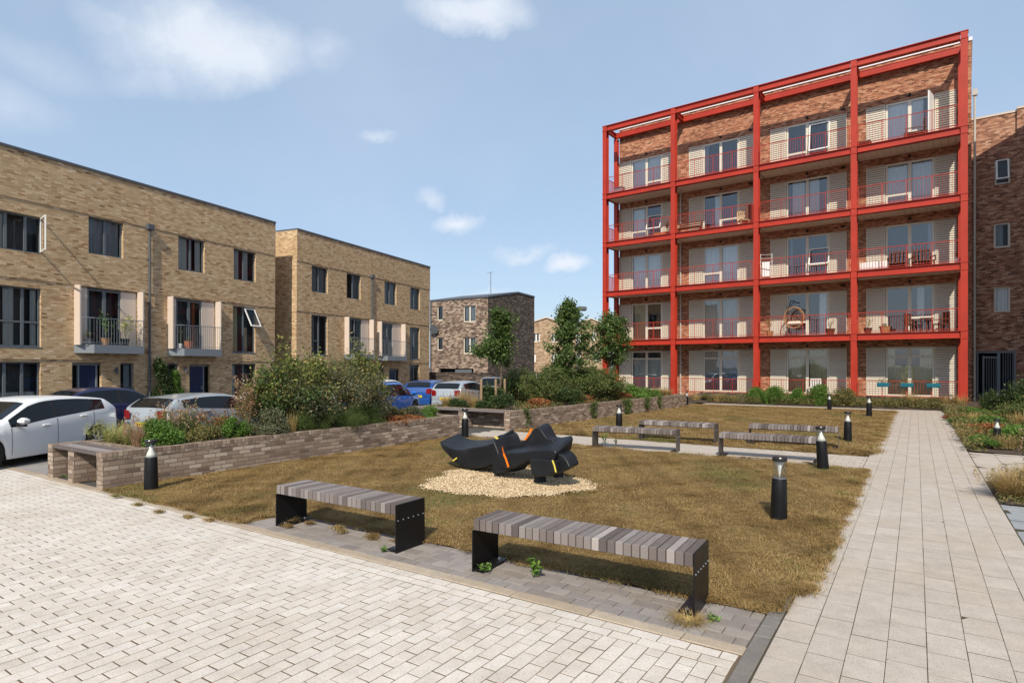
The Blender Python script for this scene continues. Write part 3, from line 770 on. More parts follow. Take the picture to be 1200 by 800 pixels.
hD=house(xC,26.2,'farthest buff brick house, its right end beside the dark brick house',
 [dict(r=(450,464,329.4,356),curt=[(.0,.4,0,1),(.6,1,0,1)],cm=M['curtain_dark']),
  dict(r=(480,491.5,336.5,362),curt=[(.1,.4,0,1)],cm=M['curtain_dark']),
  dict(r=(480,491.5,383,420.4),curt=[(.3,.6,0,1)],cm=M['curtain_dark']),
  dict(r=(444.5,450.5,431.5,0),mull=(),zb=1.0,zt=2.1),
  dict(r=(480,491.5,431,0),zb=.2,zt=2.12,curt=[(.2,.45,0,1)],cm=M['curtain_dark'])],
 [(456,468,431.8,(.05,.8))],
 [dict(x=(442.5,470),top=377,floor=417,door=(448,460.5),curt=[(.4,.6,0,1)],cm=M['curtain_dark'])],pipe=434)

# ---- dark brick house behind the car park
PA=at(571.8,52.8); PB=at(504.2,56.3)
dx=(PA-PB); dw=dx.length; drot=math.atan2(dx.y,dx.x); dh=dx.normalized()
e=empty('detached_house',PB,drot,'three-storey dark brick house with a mono-pitch roof beyond the car park','house')
def td(px):
    a=(px-CX)/FOC; return (a*PB.y-PB.x)/(dh.x-a*dh.y)
def zd(px,py): return EYE+(HY-py)*(PB.y+dh.y*td(px))/FOC
b=MB(); ops=[]
for r_ in ((512,518.8,358.7,375.5),(512,518.8,395.3,410.5),(542.7,557.5,358.5,377.6),(542.7,557.5,395.4,414.6)):
    ops.append((td(r_[0]),td(r_[1]),zd(r_[0],r_[3]),zd(r_[0],r_[2])))
ops.append((td(515),td(555),.0,zd(515,431.5)))
wall_open(b,0,dw,0,8.12,ops,0,.15,0)
Ld=8.0
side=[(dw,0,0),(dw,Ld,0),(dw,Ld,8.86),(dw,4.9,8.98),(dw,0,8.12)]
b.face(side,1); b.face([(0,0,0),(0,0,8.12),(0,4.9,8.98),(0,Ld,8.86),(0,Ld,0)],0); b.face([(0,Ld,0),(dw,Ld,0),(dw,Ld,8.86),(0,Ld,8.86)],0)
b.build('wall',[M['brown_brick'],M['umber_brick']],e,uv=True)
r=MB(); r.face([(-.06,-.06,8.13),(dw+.06,-.06,8.13),(dw+.06,4.9,9.0),(-.06,4.9,9.0)]); r.face([(-.06,4.9,9.0),(dw+.06,4.9,9.0),(dw+.06,Ld,8.88),(-.06,Ld,8.88)])
for (y0,z0,y1,z1) in ((-.06,8.13,4.9,9.0),(4.9,9.0,Ld,8.88)):
    for xx in (-.06,dw+.06): r.face([(xx,y0,z0-.14),(xx,y1,z1-.14),(xx,y1,z1),(xx,y0,z0)])
r.face([(-.06,-.06,7.99),(dw+.06,-.06,7.99),(dw+.06,-.06,8.13),(-.06,-.06,8.13)])
r.build('roof',M['coping'],e)
for i,o in enumerate(ops[:4]):
    window(e,o[0],o[1],o[2],o[3],.1,M['winframe'],mull=(.5,) if i>1 else (),fw=.09,curt=[(0,1,0,1)] if i>1 else [(.1,.9,0,.9)],cmat=M['blind'] if i>1 else M['curtain_dark'])
g_=MB(); o=ops[4]; g_.box(o[0],o[1],.12,.18,0,o[3]-.5,0); g_.box(o[0]+(o[1]-o[0])*.45,o[1]-.3,.1,.2,o[3]-.45,o[3]-.1,0); g_.face([(o[0],.4,0),(o[1],.4,0),(o[1],.4,o[3]),(o[0],.4,o[3])],1)
g_.build('garage_door',[M['grey_frame'],M['dark']],e)
p=MB(); p.tube((.12,-.08,0),(.12,-.08,8.0),.06); p.build('downpipe',M['coping'],e)
sd=MB(); sx=td(511.6); sz=zd(511.6,386)
sd.lathe([(.0,-.08),(.2,-.05),(.38,.02),(.42,.06)],16)
so=sd.build('satellite_dish',M['coping'],e,loc=(sx,-.35,sz)); so.rotation_euler=(R(100),0,R(20))
p=MB(); xx=td(560); p.tube((xx,2,8.3),(xx,2,10.6),.035,n=5); p.tube((xx-.4,2,10.5),(xx+.3,2,10.5),.02,n=4); p.build('aerial',M['grey_steel'],e)
# dark boundary wall in front of it
w0=at(500,47.5);w1=at(574,44.5); dd=w1-w0
e2=MB(); e2.box(0,dd.length,0,.25,0,1.45); e2.box(-.02,dd.length+.02,-.03,.28,1.453,1.53,1)
tag(e2.build('boundary_wall',[M['umber_brick'],M['umber_brick']],uv=True,loc=w0,rz=math.atan2(dd.y,dd.x)),'low dark brick boundary wall in front of the dark brick house','wall')
w2=at(627,52); dd=w2-w1
e3=MB(); e3.box(0,dd.length,0,.25,0,1.5); tag(e3.build('boundary_wall',M['umber_brick'],uv=True,loc=w1+Vector((.1,.1,0)),rz=math.atan2(dd.y,dd.x)),'dark brick garden wall running on behind the grey people carrier','wall')

# ---- far gabled houses
def gable(px0,px1,apex,zy_e,zy_a,Y,label,wins):
    x0=at(px0,Y).x; x1=at(px1,Y).x; w=x1-x0; e=empty('gabled_house',(x0,Y,0),0,label,'house','tan gabled houses far behind')
    ze=EYE+(HY-zy_e)*Y/FOC; za=EYE+(HY-zy_a)*Y/FOC; xa=at(apex,Y).x-x0
    b=MB(); ops=[]
    for (a,c,d,f) in wins: ops.append((at(a,Y).x-x0,at(c,Y).x-x0,EYE+(HY-f)*Y/FOC,EYE+(HY-d)*Y/FOC))
    wall_open(b,0,w,0,ze,ops,0,.2); b.face([(0,0,ze),(w,0,ze),(xa,0,za)])
    for xx in (0,w): b.face([(xx,0,0),(xx,9,0),(xx,9,ze),(xx,0,ze)])
    b.face([(0,9,0),(w,9,0),(w,9,ze),(xa,9,za),(0,9,ze)])
    b.build('wall',M['tan_brick'],e,uv=True)
    r=MB()
    for (xs,xe,zs,zee) in ((-.15,xa,ze-.03,za+.06),(xa,w+.15,za+.06,ze-.03)):
        r.face([(xs,-.15,zs+.04),(xe,-.15,zee+.04),(xe,9.1,zee+.04),(xs,9.1,zs+.04)]); r.face([(xs,-.15,zs-.12),(xe,-.15,zee-.12),(xe,-.15,zee+.04),(xs,-.15,zs+.04)])
    r.build('roof',M['screen'],e)
    for o in ops: window(e,o[0],o[1],o[2],o[3],.14,M['white'],mull=(.5,),fw=.12,curt=[(0,.5,0,1)],cmat=M['blind'])
gable(619,663,640,378.5,372,78,'tan brick gabled house far behind, left of the tallest young tree',[(624.5,632.5,390.5,400.5),(646,653,391,401),(624.5,628,414,424),(646,653,414,424),(625,633,437,447),(646,656,437,447)])
gable(664,712,693,381,373.5,77.4,'tan brick gabled house far behind, right of the tallest young tree',[(693.5,699,388.5,399),(675,681,391,401),(694.5,703,413,423),(675,681,414,424),(692,702,437,447)])

# ---- the block of flats with the red steel balcony frame
AO=Vector((6.27,40.5,0)); AD=Vector((.801,-.598,0)).normalized(); AN=Vector((-AD.y,AD.x,0)); AROT=math.atan2(AD.y,AD.x)
def sa(px,d=0.0):
    a=(px-CX)/FOC; o=AO+AN*d; return (a*o.y-o.x)/(AD.x-a*AD.y)
def za_(px,py,d=0.0):
    o=AO+AN*d; return EYE+(HY-py)*(o.y+AD.y*sa(px,d))/FOC
e=empty('apartment_block',AO,AROT,'five-storey brick block of flats behind a red steel balcony frame','apartment block')
ZF=[.41,3.51+.2,6.78+.2,10.05+.2,13.27+.2]      # floor levels (top of beam)
ZTOP=17.99; DEP=1.74; SP=[sa(709.8),sa(789.8),sa(886.8),sa(1001),sa(1130)]
bays=[ # photo columns of louvre | glazing | louvre, left bay first
 (725,740,776,787.7),(807.4,823.9,866,883.5),(902.7,921.5,971.5,992.5),(1014.9,1037.7,1095.5,1121.2)]
bs=[tuple(sa(v,DEP) for v in b_) for b_ in bays]
SR=sa(1138.5,DEP); SL=SP[0]+.15
b=MB(); ops=[]
for fl in range(5):
    zf=ZF[fl]; ht=2.52 if fl else 2.62
    for q in bs: ops.append((q[0],q[3],zf,zf+ht))
wall_open(b,SL,SR,0,18.24,ops,DEP,.1)
for xx in (SL,SR): b.face([(xx,DEP,0),(xx,DEP+11,0),(xx,DEP+11,18.24),(xx,DEP,18.24)])
b.face([(SL,DEP+11,0),(SR,DEP+11,0),(SR,DEP+11,18.24),(SL,DEP+11,18.24)]); 
b.build('wall',M['red_brick'],e,uv=True)
c=MB(); c.box(SL-.04,SR+.04,DEP-.05,DEP+11.05,18.243,18.42); c.build('roof_coping',M['white_coping'],e)
def hsec(b,x,y,z0,z1,w=.28,d=.36,t=.03):   # vertical H column, flanges facing the street
    b.box(x-w/2,x+w/2,y-d/2,y-d/2+t,z0,z1); b.box(x-w/2,x+w/2,y+d/2-t,y+d/2,z0,z1); b.box(x-.015,x+.015,y-d/2+t,y+d/2-t,z0,z1)
    b.box(x-w/2+.002,x-w/2+.02,y-d/2+t,y+d/2-t,z0,z1)
def ibeam_x(b,x0,x1,y,z1,h=.36,w=.22,t=.03):
    b.box(x0,x1,y-w/2,y+w/2,z1-t,z1); b.box(x0,x1,y-w/2,y+w/2,z1-h,z1-h+t); b.box(x0,x1,y-.012,y+.012,z1-h+t,z1-t)
def ibeam_y(b,x,y0,y1,z1,h=.36,w=.2,t=.03):
    b.box(x-w/2,x+w/2,y0,y1,z1-t,z1); b.box(x-w/2,x+w/2,y0,y1,z1-h,z1-h+t); b.box(x-.012,x+.012,y0,y1,z1-h+t,z1-t)
lv=[ZF[1],ZF[2],ZF[3],ZF[4],ZTOP]
for i,s in enumerate(SP):
    b=MB(); z=.0
    for zz in lv:
        hsec(b,s,0,z,zz-.38); b.box(s-.165,s+.165,-.2,.2,zz-.38,zz-.352); b.box(s-.142,s+.142,-.178,.18,zz-.352,zz-.03); b.box(s-.165,s+.165,-.2,.2,zz-.03,zz); z=zz
    b.build('frame_post',M['frame_red'],e)
    if i in (0,4,):
        b=MB(); hsec(b,s+(.02 if i==0 else -.12),DEP-.22,0,ZTOP-.40,.26,.26); b.build('rear_post',M['frame_red'],e)
for j,zz in enumerate(lv):
    for i in range(4):
        b=MB(); x0,x1=SP[i]+.166,SP[i+1]-.166; b.box(x0,x1,-.19,.12,zz-.03,zz); b.box(x0,x1,-.19,.12,zz-.36,zz-.33); b.box(x0,x1,-.10,-.07,zz-.33,zz-.03)
        b.build('frame_beam',M['frame_red'],e)
    if j==4:
        b=MB(); x0,x1=SP[0]-.1,SP[4]-.02; b.box(x0,x1,DEP-.34,DEP-.12,zz-.05,zz-.02); b.box(x0,x1,DEP-.34,DEP-.12,zz-.36,zz-.33); b.box(x0,x1,DEP-.32,DEP-.29,zz-.33,zz-.05); b.build('rear_beam',M['frame_red'],e)
        for s in SP:
            b=MB(); ibeam_y(b,s,.2,DEP-.345,zz-.04,.3); b.build('tie_beam',M['frame_red'],e)
for j in range(1,5):       # balcony decks with boarded soffits
    zz=ZF[j]
    for i in range(4):
        b=MB(); x0,x1=SP[i]+.02,SP[i+1]-.02
        b.box(x0,x1,.125,DEP-.01,zz-.12,zz-.02,1)
        n=int((x1-x0)/.3)
        for k in range(n):
            b.box(x0+(x1-x0)*k/n+.006,x0+(x1-x0)*(k+1)/n-.006,.13,DEP-.01,zz-.30,zz-.275,0)
        b.box(x0,x1,.13,DEP-.02,zz-.27,zz-.13,1)
        b.build('balcony_deck',[M['soffit'],M['dark_wood']],e)
    b=MB(); ibeam_y(b,SP[0],.2,DEP-.35,zz-.02,.3); b.build('tie_beam',M['frame_red'],e)
for j in range(5):
    zb=ZF[j]; H=1.08 if j else .86
    for i in range(4):
        b=MB(); x0,x1=SP[i]+.2,SP[i+1]-.2; yr=-.12 if j else -.05
        b.box(x0,x1,yr-.018,yr+.018,zb+H-.03,zb+H); b.box(x0,x1,yr-.012,yr+.012,zb+.07,zb+.095)
        n=int((x1-x0)/.125)
        for k in range(n+1):
            xx=x0+(x1-x0)*k/n
            b.box(xx-.0055,xx+.0055,yr-.0055,yr+.0055,zb+.095,zb+H-.03)
        for k in range(5):
            xx=x0+.02+(x1-x0-.04)*k/4; b.box(xx-.016,xx+.016,yr-.025,yr-.0125,zb-.01,zb+H-.031)
        b.build('railing',M['frame_red'],e)
    b=MB(); x=SP[0]; b.box(x-.015,x+.015,.2,DEP-.4,zb+H-.03,zb+H); b.box(x-.015,x+.015,.2,DEP-.4,zb+.07,zb+.095)
    for k in range(14):
        yy=.25+(DEP-.7)*k/13; b.box(x-.008,x+.008,yy-.008,yy+.008,zb+.095,zb+H-.03)
    if j: b.build('side_railing',M['frame_red'],e)
CW=M['curtain'];BL=M['blind'];CD=M['curtain_dark'];CY=M['curtain_yellow']
CUR={ # (floor,bay): curtain list and cloth
 (0,0):([(0,.48,0,.8),(.52,1,0,.8)],CW),(0,1):([(0,.45,0,1),(.55,1,0,1)],CD),(0,2):([(0,.45,0,1),(.55,1,0,1)],CY),(0,3):([(0,.5,0,.62),(.0,.16,0,.96),(.5,1,0,.62),(.72,1,0,.96)],CY),
 (1,0):([(.02,.52,0,1)],CY),(1,1):([(0,.46,0,1),(.54,1,0,1)],CW),(1,2):([(.8,1,0,1)],BL),(1,3):([(.66,.82,0,1)],CW),
 (2,0):([(0,.48,.0,1),(.52,1,0,1)],BL),(2,1):([(0,.48,0,1),(.54,1,0,1)],BL),(2,2):([(.05,.1,0,1)],CD),(2,3):([(.9,1,0,1)],CD),
 (3,0):([(0,.4,0,1)],BL),(3,1):([(.3,.48,0,1)],BL),(3,2):([(.1,.42,0,1),(.55,.8,0,1)],CW),(3,3):([(0,.44,0,1),(.56,1,0,1)],CW),
 (4,0):([(0,1,0,1)],BL),(4,1):([(0,.1,0,1)],CD),(4,2):([(0,.0,0,0)],CD),(4,3):([(0,.46,0,1),(.5,.8,0,1)],BL)}
for j in range(5):
    zf=ZF[j]; ht=2.52 if j else 2.62
    for i,q in enumerate(bs):
        for (u0,u1) in ((q[0],q[1]),(q[2],q[3])):
            l=MB(); y0=DEP-.035
            l.box(u0+.012,u0+.045,y0,y0+.05,zf,zf+ht-.02); l.box(u1-.045,u1-.012,y0,y0+.05,zf,zf+ht-.02); l.box(u0+.045,u1-.045,y0,y0+.05,zf+ht-.06,zf+ht-.02)
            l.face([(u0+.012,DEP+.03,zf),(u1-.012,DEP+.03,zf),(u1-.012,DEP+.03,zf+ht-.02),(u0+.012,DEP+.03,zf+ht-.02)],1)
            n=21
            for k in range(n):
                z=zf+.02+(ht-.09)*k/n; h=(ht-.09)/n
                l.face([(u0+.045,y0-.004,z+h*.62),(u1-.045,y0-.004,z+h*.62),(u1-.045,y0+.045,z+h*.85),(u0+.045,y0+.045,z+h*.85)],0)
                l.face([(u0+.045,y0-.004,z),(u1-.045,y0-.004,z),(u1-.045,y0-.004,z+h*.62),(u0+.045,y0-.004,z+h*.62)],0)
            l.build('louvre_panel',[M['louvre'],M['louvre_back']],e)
        cu=CUR.get((j,i),([],CW))
        tr=[(.80,0,2)] if j==0 else ([(.33,0,1)] if (i+j)%3==0 else ([(.33,1,2)] if (i+j)%3==1 else []))
        window(e,q[1]+.005,q[2]-.005,zf,zf+ht-.01,DEP+.02,M['winframe'],pane=M['glass2'],mull=(.5,),trans=tr,fw=.10,curt=cu[0],cmat=cu[1],name='balcony_window')
def sash_on_block(parent,x,z,w,h,y,ang,mat=None):
    s=MB(); s.box(0,w,-.025,.025,-h,-h+.06); s.box(0,w,-.025,.025,-.06,0); s.box(0,.06,-.025,.025,-h+.06,-.06); s.box(w-.06,w,-.025,.025,-h+.06,-.06); s.face([(.06,0,-h+.06),(w-.06,0,-h+.06),(w-.06,0,-.06),(.06,0,-.06)],1)
    o=s.build('open_sash',[mat or M['white'],M['glass']],parent,loc=(x,y,z)); o.rotation_euler=(R(-ang),0,0)
q=bs[0]; sash_on_block(e,(q[1]+q[2])/2+.12,ZF[3]+1.75,1.0,1.0,DEP-.02,22)
q=bs[2]; sash_on_block(e,(q[1]+q[2])/2+.12,ZF[2]+1.7,1.05,1.0,DEP-.02,20)
q=bs[2]; sash_on_block(e,(q[1]+q[2])/2+.12,ZF[4]+2.3,1.05,1.6,DEP-.02,10)
d=MB(); q=bs[3]; d.box(0,1.0,-.03,.03,.05,2.4); o=d.build('open_door',M['white'],e,loc=(q[2]-.05,DEP-.02,ZF[4])); o.rotation_euler=(0,0,R(-100))
for j in range(5):           # small bulkhead lights over the doors
    for i,q in enumerate(bs):
        l=MB(); xx=(q[1]+q[2])/2; l.tube((xx,DEP-.1,ZF[j]+2.75),(xx,DEP-.003,ZF[j]+2.75),.07,n=8); l.build('bulkhead_light',M['black_metal'],e)
        if i in (1,2) : 
            v=MB(); xx=q[3]-.3; v.box(xx,xx+.22,DEP-.03,DEP-.003,ZF[j]+2.72,ZF[j]+2.82); v.build('wall_vent',M['black_metal'],e)
p=MB(); xx=sa(802.5,DEP); p.tube((xx-.25,DEP-.08,0),(xx-.25,DEP-.08,13.2),.05,n=8); p.build('downpipe',M['pipe_cream'],e)
p=MB(); p.tube((SR+.13,DEP+.12,0),(SR+.13,DEP+.12,15.6),.05,n=8); p.box(SR+.04,SR+.24,DEP+.02,DEP+.22,15.5,15.8); p.build('downpipe',M['pipe_cream'],e)

# ---- plain wing to the right
BO=AO+AN*2.6
def sb(px): 
    a=(px-CX)/FOC; return (a*BO.y-BO.x)/(AD.x-a*AD.y)
def zb_(px,py): return EYE+(HY-py)*(BO.y+AD.y*sb(px))/FOC
s0=SR+.006; e=empty('side_block',BO+AD*s0,AROT,'lower plain plum-brick block at the right edge with small windows','apartment block')
zt=zb_(1141.5,141); ops=[]
for (a,c,d,f) in ((1165.3,1184.2,187.5,217),(1164.3,1184,262,291),(1164.6,1184,336.5,366)): ops.append((sb(a)-s0,sb(c)-s0,zb_(a,f),zb_(a,d)))
gt=(sb(1144)-s0,sb(1190.5)-s0,.38,zb_(1144,411)); ops.append(gt)
b=MB(); x2=sb(1191.5)-s0
wall_open(b,0,x2,0,zt,ops,0,.13)
b.face([(x2,0,0),(x2,-.12,0),(x2,-.12,zt+.1),(x2,0,zt+.1)])
wall_open(b,x2,x2+9,0,zt+.1,[],-.12,.1)
b.face([(0,0,0),(0,9,0),(0,9,zt),(0,0,zt)]); b.face([(x2+9,-.12,0),(x2+9,9,0),(x2+9,9,zt),(x2+9,-.12,zt)]); b.face([(0,9,0),(x2+9,9,0),(x2+9,9,zt),(0,9,zt)])
b.build('wall',M['dark_red_brick'],e,uv=True)
r=MB(); r.box(-.03,x2-.001,-.04,9,zt+.002,zt+.10); r.box(x2,x2+9.03,-.16,9,zt+.102,zt+.2); r.build('roof_coping',M['screen'],e)
for i,o in enumerate(ops[:3]):
    window(e,o[0],o[1],o[2],o[3],.09,M['winframe'],mull=(),fw=.09,curt=[(0,1,0,1)] if i==2 else ([(0,.6,0,1)] if i==1 else None),cmat=M['blind'] if i==2 else M['curtain_dark'])
o=ops[0]; sash_on_block(e,o[0]+.06,o[3]-.04,o[1]-o[0]-.12,(o[3]-o[2])*.92,.05,24)
gm=MB(); w=gt[1]-gt[0]
gm.box(gt[0]+.25,gt[0]+.33,.05,.12,gt[2],gt[3]-.25); gm.box(gt[1]-.08,gt[1],.05,.12,gt[2],gt[3]-.13); gm.box(gt[0],gt[1],.05,.12,gt[3]-.12,gt[3]); gm.box(gt[1]-.72,gt[1]-.60,.03,.12,gt[2],gt[3]-.13)
gm.box(gt[0]+.33,gt[1]-.725,.05,.11,gt[3]-.37,gt[3]-.29); gm.box(gt[0]+.02,gt[0]+.09,.05,.12,gt[2],gt[3]-.13)
n=int(w/.115)
for k in range(1,n):
    xx=gt[0]+.33+(w-.35)*k/n
    if abs(xx-(gt[1]-.66))>.09: gm.box(xx-.012,xx+.012,.07,.095,gt[2],gt[3]-.375 if xx<gt[1]-.73 else gt[3]-.13)
gm.face([(gt[0],1.6,0),(gt[1],1.6,0),(gt[1],1.6,gt[3]),(gt[0],1.6,gt[3])],1)
gm.face([(gt[0],.13,gt[3]),(gt[1],.13,gt[3]),(gt[1],1.6,gt[3]),(gt[0],1.6,gt[3])],1)
for xx in (gt[0],gt[1]): gm.face([(xx,.13,0),(xx,1.6,0),(xx,1.6,gt[3]),(xx,.13,gt[3])],1)
gg=gm.build('gate',[M['grey_steel'],M['dark']],e); gg['label']='grey barred entrance gate'
wx0,wx1,wy0,wy1,wh=21.4,34.0,12.0,24.0,19.0  # unseen wing, added and sized so its shadow falls on the side block
e=empty('apartment_block',(wx0,wy0,0),0,'tall brick wing added out of the frame to the right to shade the plum-brick block','apartment block')
b=MB(); ops=[]
for j in range(5):
    for i in range(3): ops.append((1.2+i*3.9,2.8+i*3.9,1+j*3.5,3+j*3.5))
for (x0,x1,y) in ((0,wx1-wx0,0),): wall_open(b,x0,x1,0,wh,ops,y,.12)
H_=wy1-wy0; W2=wx1-wx0
b.face([(0,0,0),(0,H_,0),(0,H_,wh),(0,0,wh)]); b.face([(W2,0,0),(W2,H_,0),(W2,H_,wh),(W2,0,wh)]); b.face([(0,H_,0),(W2,H_,0),(W2,H_,wh),(0,H_,wh)]); b.face([(0,0,wh),(W2,0,wh),(W2,H_,wh),(0,H_,wh)])
b.build('wall',M['red_brick'],e,uv=True)
for o in ops: window(e,o[0],o[1],o[2],o[3],.08,M['grey_frame'])

# ------------------------------------------------------------------ brick planters with timber seats
M['planter_cap']=m_brick('planter_cap_brick',[(0,(.17,.12,.09)),(.4,(.25,.18,.135)),(.8,(.33,.25,.19)),(1,(.42,.34,.27))],(.2,.165,.135),w=.078,h=.13,mt=.011,bond=0,bump=.8)
def wall_q(b,c,q0,q1,p0,p1):
    b.box(q0,q1,p0,p1,0,.485); c.box(q0-.003,q1+.003,p0-.003,p1+.003,.485,.60)
def planter(label,q0,q1,p0,p1,piers,q1b=None):
    e=empty('brick_planter',(0,0,0),COURT_ROT,label,'planter','raised brick planters with timber seats')
    q1b=q1 if q1b is None else q1b; T=.215
    b=MB(); c=MB()
    # long side facing the lawn (may run slightly skew)
    def skew(bb,z0,z1,o):
        v=[(q1-T-o,p0+.0-o),(q1+o,p0-o),(q1b+o,p1+o),(q1b-T-o,p1+o)]
        vs=[(x,y,z0) for x,y in v]+[(x,y,z1) for x,y in v]
        bb.add(vs,[(0,3,2,1),(4,5,6,7),(0,1,5,4),(1,2,6,5),(2,3,7,6),(3,0,4,7)])
    skew(b,0,.485,0); skew(c,.485,.60,.003)
    b.box(q0,q0+T,p0,p1,0,.485); c.box(q0-.003,q0+T,p0,p1,.485,.60)
    b.box(q0+T+.001,q1-T-.001,p0+.48,p0+.48+T,0,.485); c.box(q0+T+.004,q1-T-.006,p0+.52,p0+.48+T,.485,.60)
    b.box(q0+T+.001,q1b-T-.001,p1-T,p1,0,.485); c.box(q0+T+.004,q1b-T-.006,p1-T,p1,.485,.60)
    b.build('wall',M['planter_brick'],e,uv=True); c.build('wall_coping',M['planter_cap'],e,uv=True)
    for (a,d) in piers:
        k=MB(); k.box(a,d,p0,p0+.478,0,.54); k.build('pier',M['planter_brick'],e,uv=True)
    s=MB(); n=5; w=.098
    for i in range(n):
        pa=p0-.01+i*(w+.006); s.box(q0+T+.006 if i>=0 else q0,q1-T-.008,pa,pa+w,.545,.592,bev=.006)
    s.build('seat_boards',M['slat'],e)
    so=bed('planter_soil',q0+T,min(q1,q1b)-T,p0+.48+T,p1-T,lambda q,p:.50+0*q); so['kind']=None; del so['kind']
    so.rotation_euler=(0,0,0); so.parent=e; so.name='soil'
    return e
def qline(px,p):   # court q where the photo column px meets the line p = const on the ground
    a=(px-CX)/FOC   # X=CQ q+SQ p ; Y=-SQ q+CQ p ; X=aY
    return (a*CQ*p-SQ*p)/(CQ+a*SQ)
planter('near brick planter with a timber seat at its left end beside the white hatchback',-13.04,-10.88,4.45,13.6,[(qline(79.8,4.45),qline(86.3,4.45))])
planter('far brick planter with a long timber seat at its end and three young trees',-14.68,-10.42,15.5,30.0,
        [(qline(505.7,15.5),qline(511.5,15.5)),(qline(537,15.5),qline(543.8,15.5))],q1b=-9.54)

# ------------------------------------------------------------------ benches
def make_bench(Lb):
    e=empty('slatted_bench'); W=.46;H=.51
    n=int(round(Lb/.075)); p=(Lb-.024)/n
    s=MB()
    for i in range(n):
        x=.012+i*p; s.box(x+.0048,x+p-.0048,.004+random.random()*.004,W-.004-random.random()*.004,H-.108,H+random.uniform(-.0015,.0015),bev=.004,r=random.random())
    s.build('seat',M['slat'],e)
    u=MB(); u.box(.02,Lb-.02,.07,.11,H-.125,H-.110); u.box(.02,Lb-.02,W-.11,W-.07,H-.125,H-.110); u.build('seat_bearer',M['black_metal'],e)
    for side in (0,1):
        l=MB(); x0=0 if side==0 else Lb-.012
        z1=H-.112 if side==0 else H+.002
        l.box(x0,x0+.012,0,W,0,z1,bev=.002)
        leg=l.build('leg',M['black_metal'],e)
        f=MB(); xa=(.013 if side==0 else Lb-.012-.13); f.box(xa,xa+.117,.005,W-.005,.016,.028,bev=.002); f.build('foot_plate',M['black_metal'],leg)
        for k in range(6):
            bo=MB(); y=.03+(W-.06)*k/5; xx=(-.004 if side==0 else Lb)
            bo.tube((xx-.001,y,H-.17),(xx+.006,y,H-.17),.008,n=8); bo.build('bolt',M['grey_steel'],leg)
        xx=xa+.06
        for y in (.08,W-.08): bo=MB(); bo.tube((xx,y,.028),(xx,y,.042),.014,n=6); bo.build('bolt',M['rim'],leg)
    return e
BEN=[((-2.954,7.573),(-1.236,6.455),'near slatted bench on the left, in front of the black sculpture'),
     ((-.39,5.892),(1.441,4.781),'nearest slatted bench, with two weeds growing under its left end'),
     ((1.96,14.84),(3.75,13.96),'far slatted bench just right of the sculpture, on the near side of the cross path'),
     ((3.45,16.55),(5.10,15.5),'far slatted bench behind the other left one, on the far side of the cross path'),
     ((4.58,13.45),(6.33,12.39),'far slatted bench with a leaning bollard at its right end'),
     ((6.05,15.5),(7.88,14.49),'far slatted bench on the far lawn beside the bollard by the path')]
for i,(a,c,lab) in enumerate(BEN):
    A=Vector((*a,0)); Cc=Vector((*c,0)); d=Cc-A
    if i>1: d=d.normalized()*2.03
    bch=make_bench(d.length)
    bch.location=A+Vector((0,0,.008)); bch.rotation_euler=(0,0,math.atan2(d.y,d.x)); tag(bch,lab,'bench','black-legged slatted benches')
    if i>1:
        for ch in bch.children:
            if ch.name.split('.')[0] in ('leg',): ch.data.materials[0]=M['bronze_metal']

# ------------------------------------------------------------------ bollard lights
def make_bollard(up=True):
    e=empty('bollard_light'); b=MB()
    b.lathe([(.106,0),(.104,.03),(.098,.3),(.090,.535),(.086,.545),(.0,.545)],28); b.build('body',M['black_metal'],e,smooth=False)
    for o in e.children: 
        for p in o.data.polygons: p.use_smooth=abs(p.normal.z)<.5
    k=MB(); k.lathe([(.087,.547),(.087,.556),(.0,.556)],24); k.build('collar',M['rim'],e)
    r=MB()
    if up: r.lathe([(.078,.558),(.06,.60),(.036,.66),(.016,.72),(.008,.765)],24)
    else: r.lathe([(.012,.558),(.016,.62),(.028,.69),(.05,.745),(.074,.765)],24)
    r.build('reflector',M['white'],e,smooth=True)
    l=MB(); l.lathe([(.081,.557),(.081,.766)],24); 
    l.v and l.build('lens',M['lens'],e,smooth=True)
    c=MB(); c.lathe([(.0,.766),(.088,.767),(.091,.775),(.091,.808),(.084,.822),(.0,.826)],28); c.build('cap',M['solar'],e)
    return e
BOL=[(177,575,'bollard light beside the near brick planter at the far left of the lawn',1.0,0,True),
 (545,513.5,'bollard light behind the sculpture at the right end of the near planter',1.0,0,True),
 (912.5,609,'nearest bollard light, its funnel reflector wide at the top, on the brown lawn',1.0,1,False),
 (964.5,550,'leaning bollard light at the right end of a far bench',1.02,-3.5,True),
 (993.5,517,'bollard light on the far lawn next to the slatted bench nearest the path',.97,0,True),
 (725.5,505,'bollard light between the far planter wall and the left far benches',1.0,0,True),
 (1018.5,488,'bollard light at the far right corner of the far lawn beside the path',1.0,0,True),
 (972,480.5,'small bollard light in front of the round clipped shrubs',.9,0,True),
 (804.7,475,'small bollard light at the far end of the far planter wall',.88,0,True),
 (1114.5,478.5,'small bollard light among plants at the head of the path, before the rightmost red post',.8,0,True),
 (1168.5,523,'bollard light half hidden in the planting right of the path',.84,0,True),
 (1142,473,'tiny bollard light by the grey entrance gate',.75,0,True)]
bu=make_bollard(True); bd=make_bollard(False)
used=False
for (px,py,lab,sc,tilt,up) in BOL:
    if not up: o=bd
    elif not used: o=bu; used=True
    else: o=copy_tree(bu)
    P=G(px,py); o.location=(P.x,P.y,.0); o.scale=(sc,sc,sc); o.rotation_euler=(0,R(tilt),random.random()*6)
    if tilt: o.rotation_euler=(0,R(tilt),0)
    tag(o,lab,'bollard','black bollard lights')

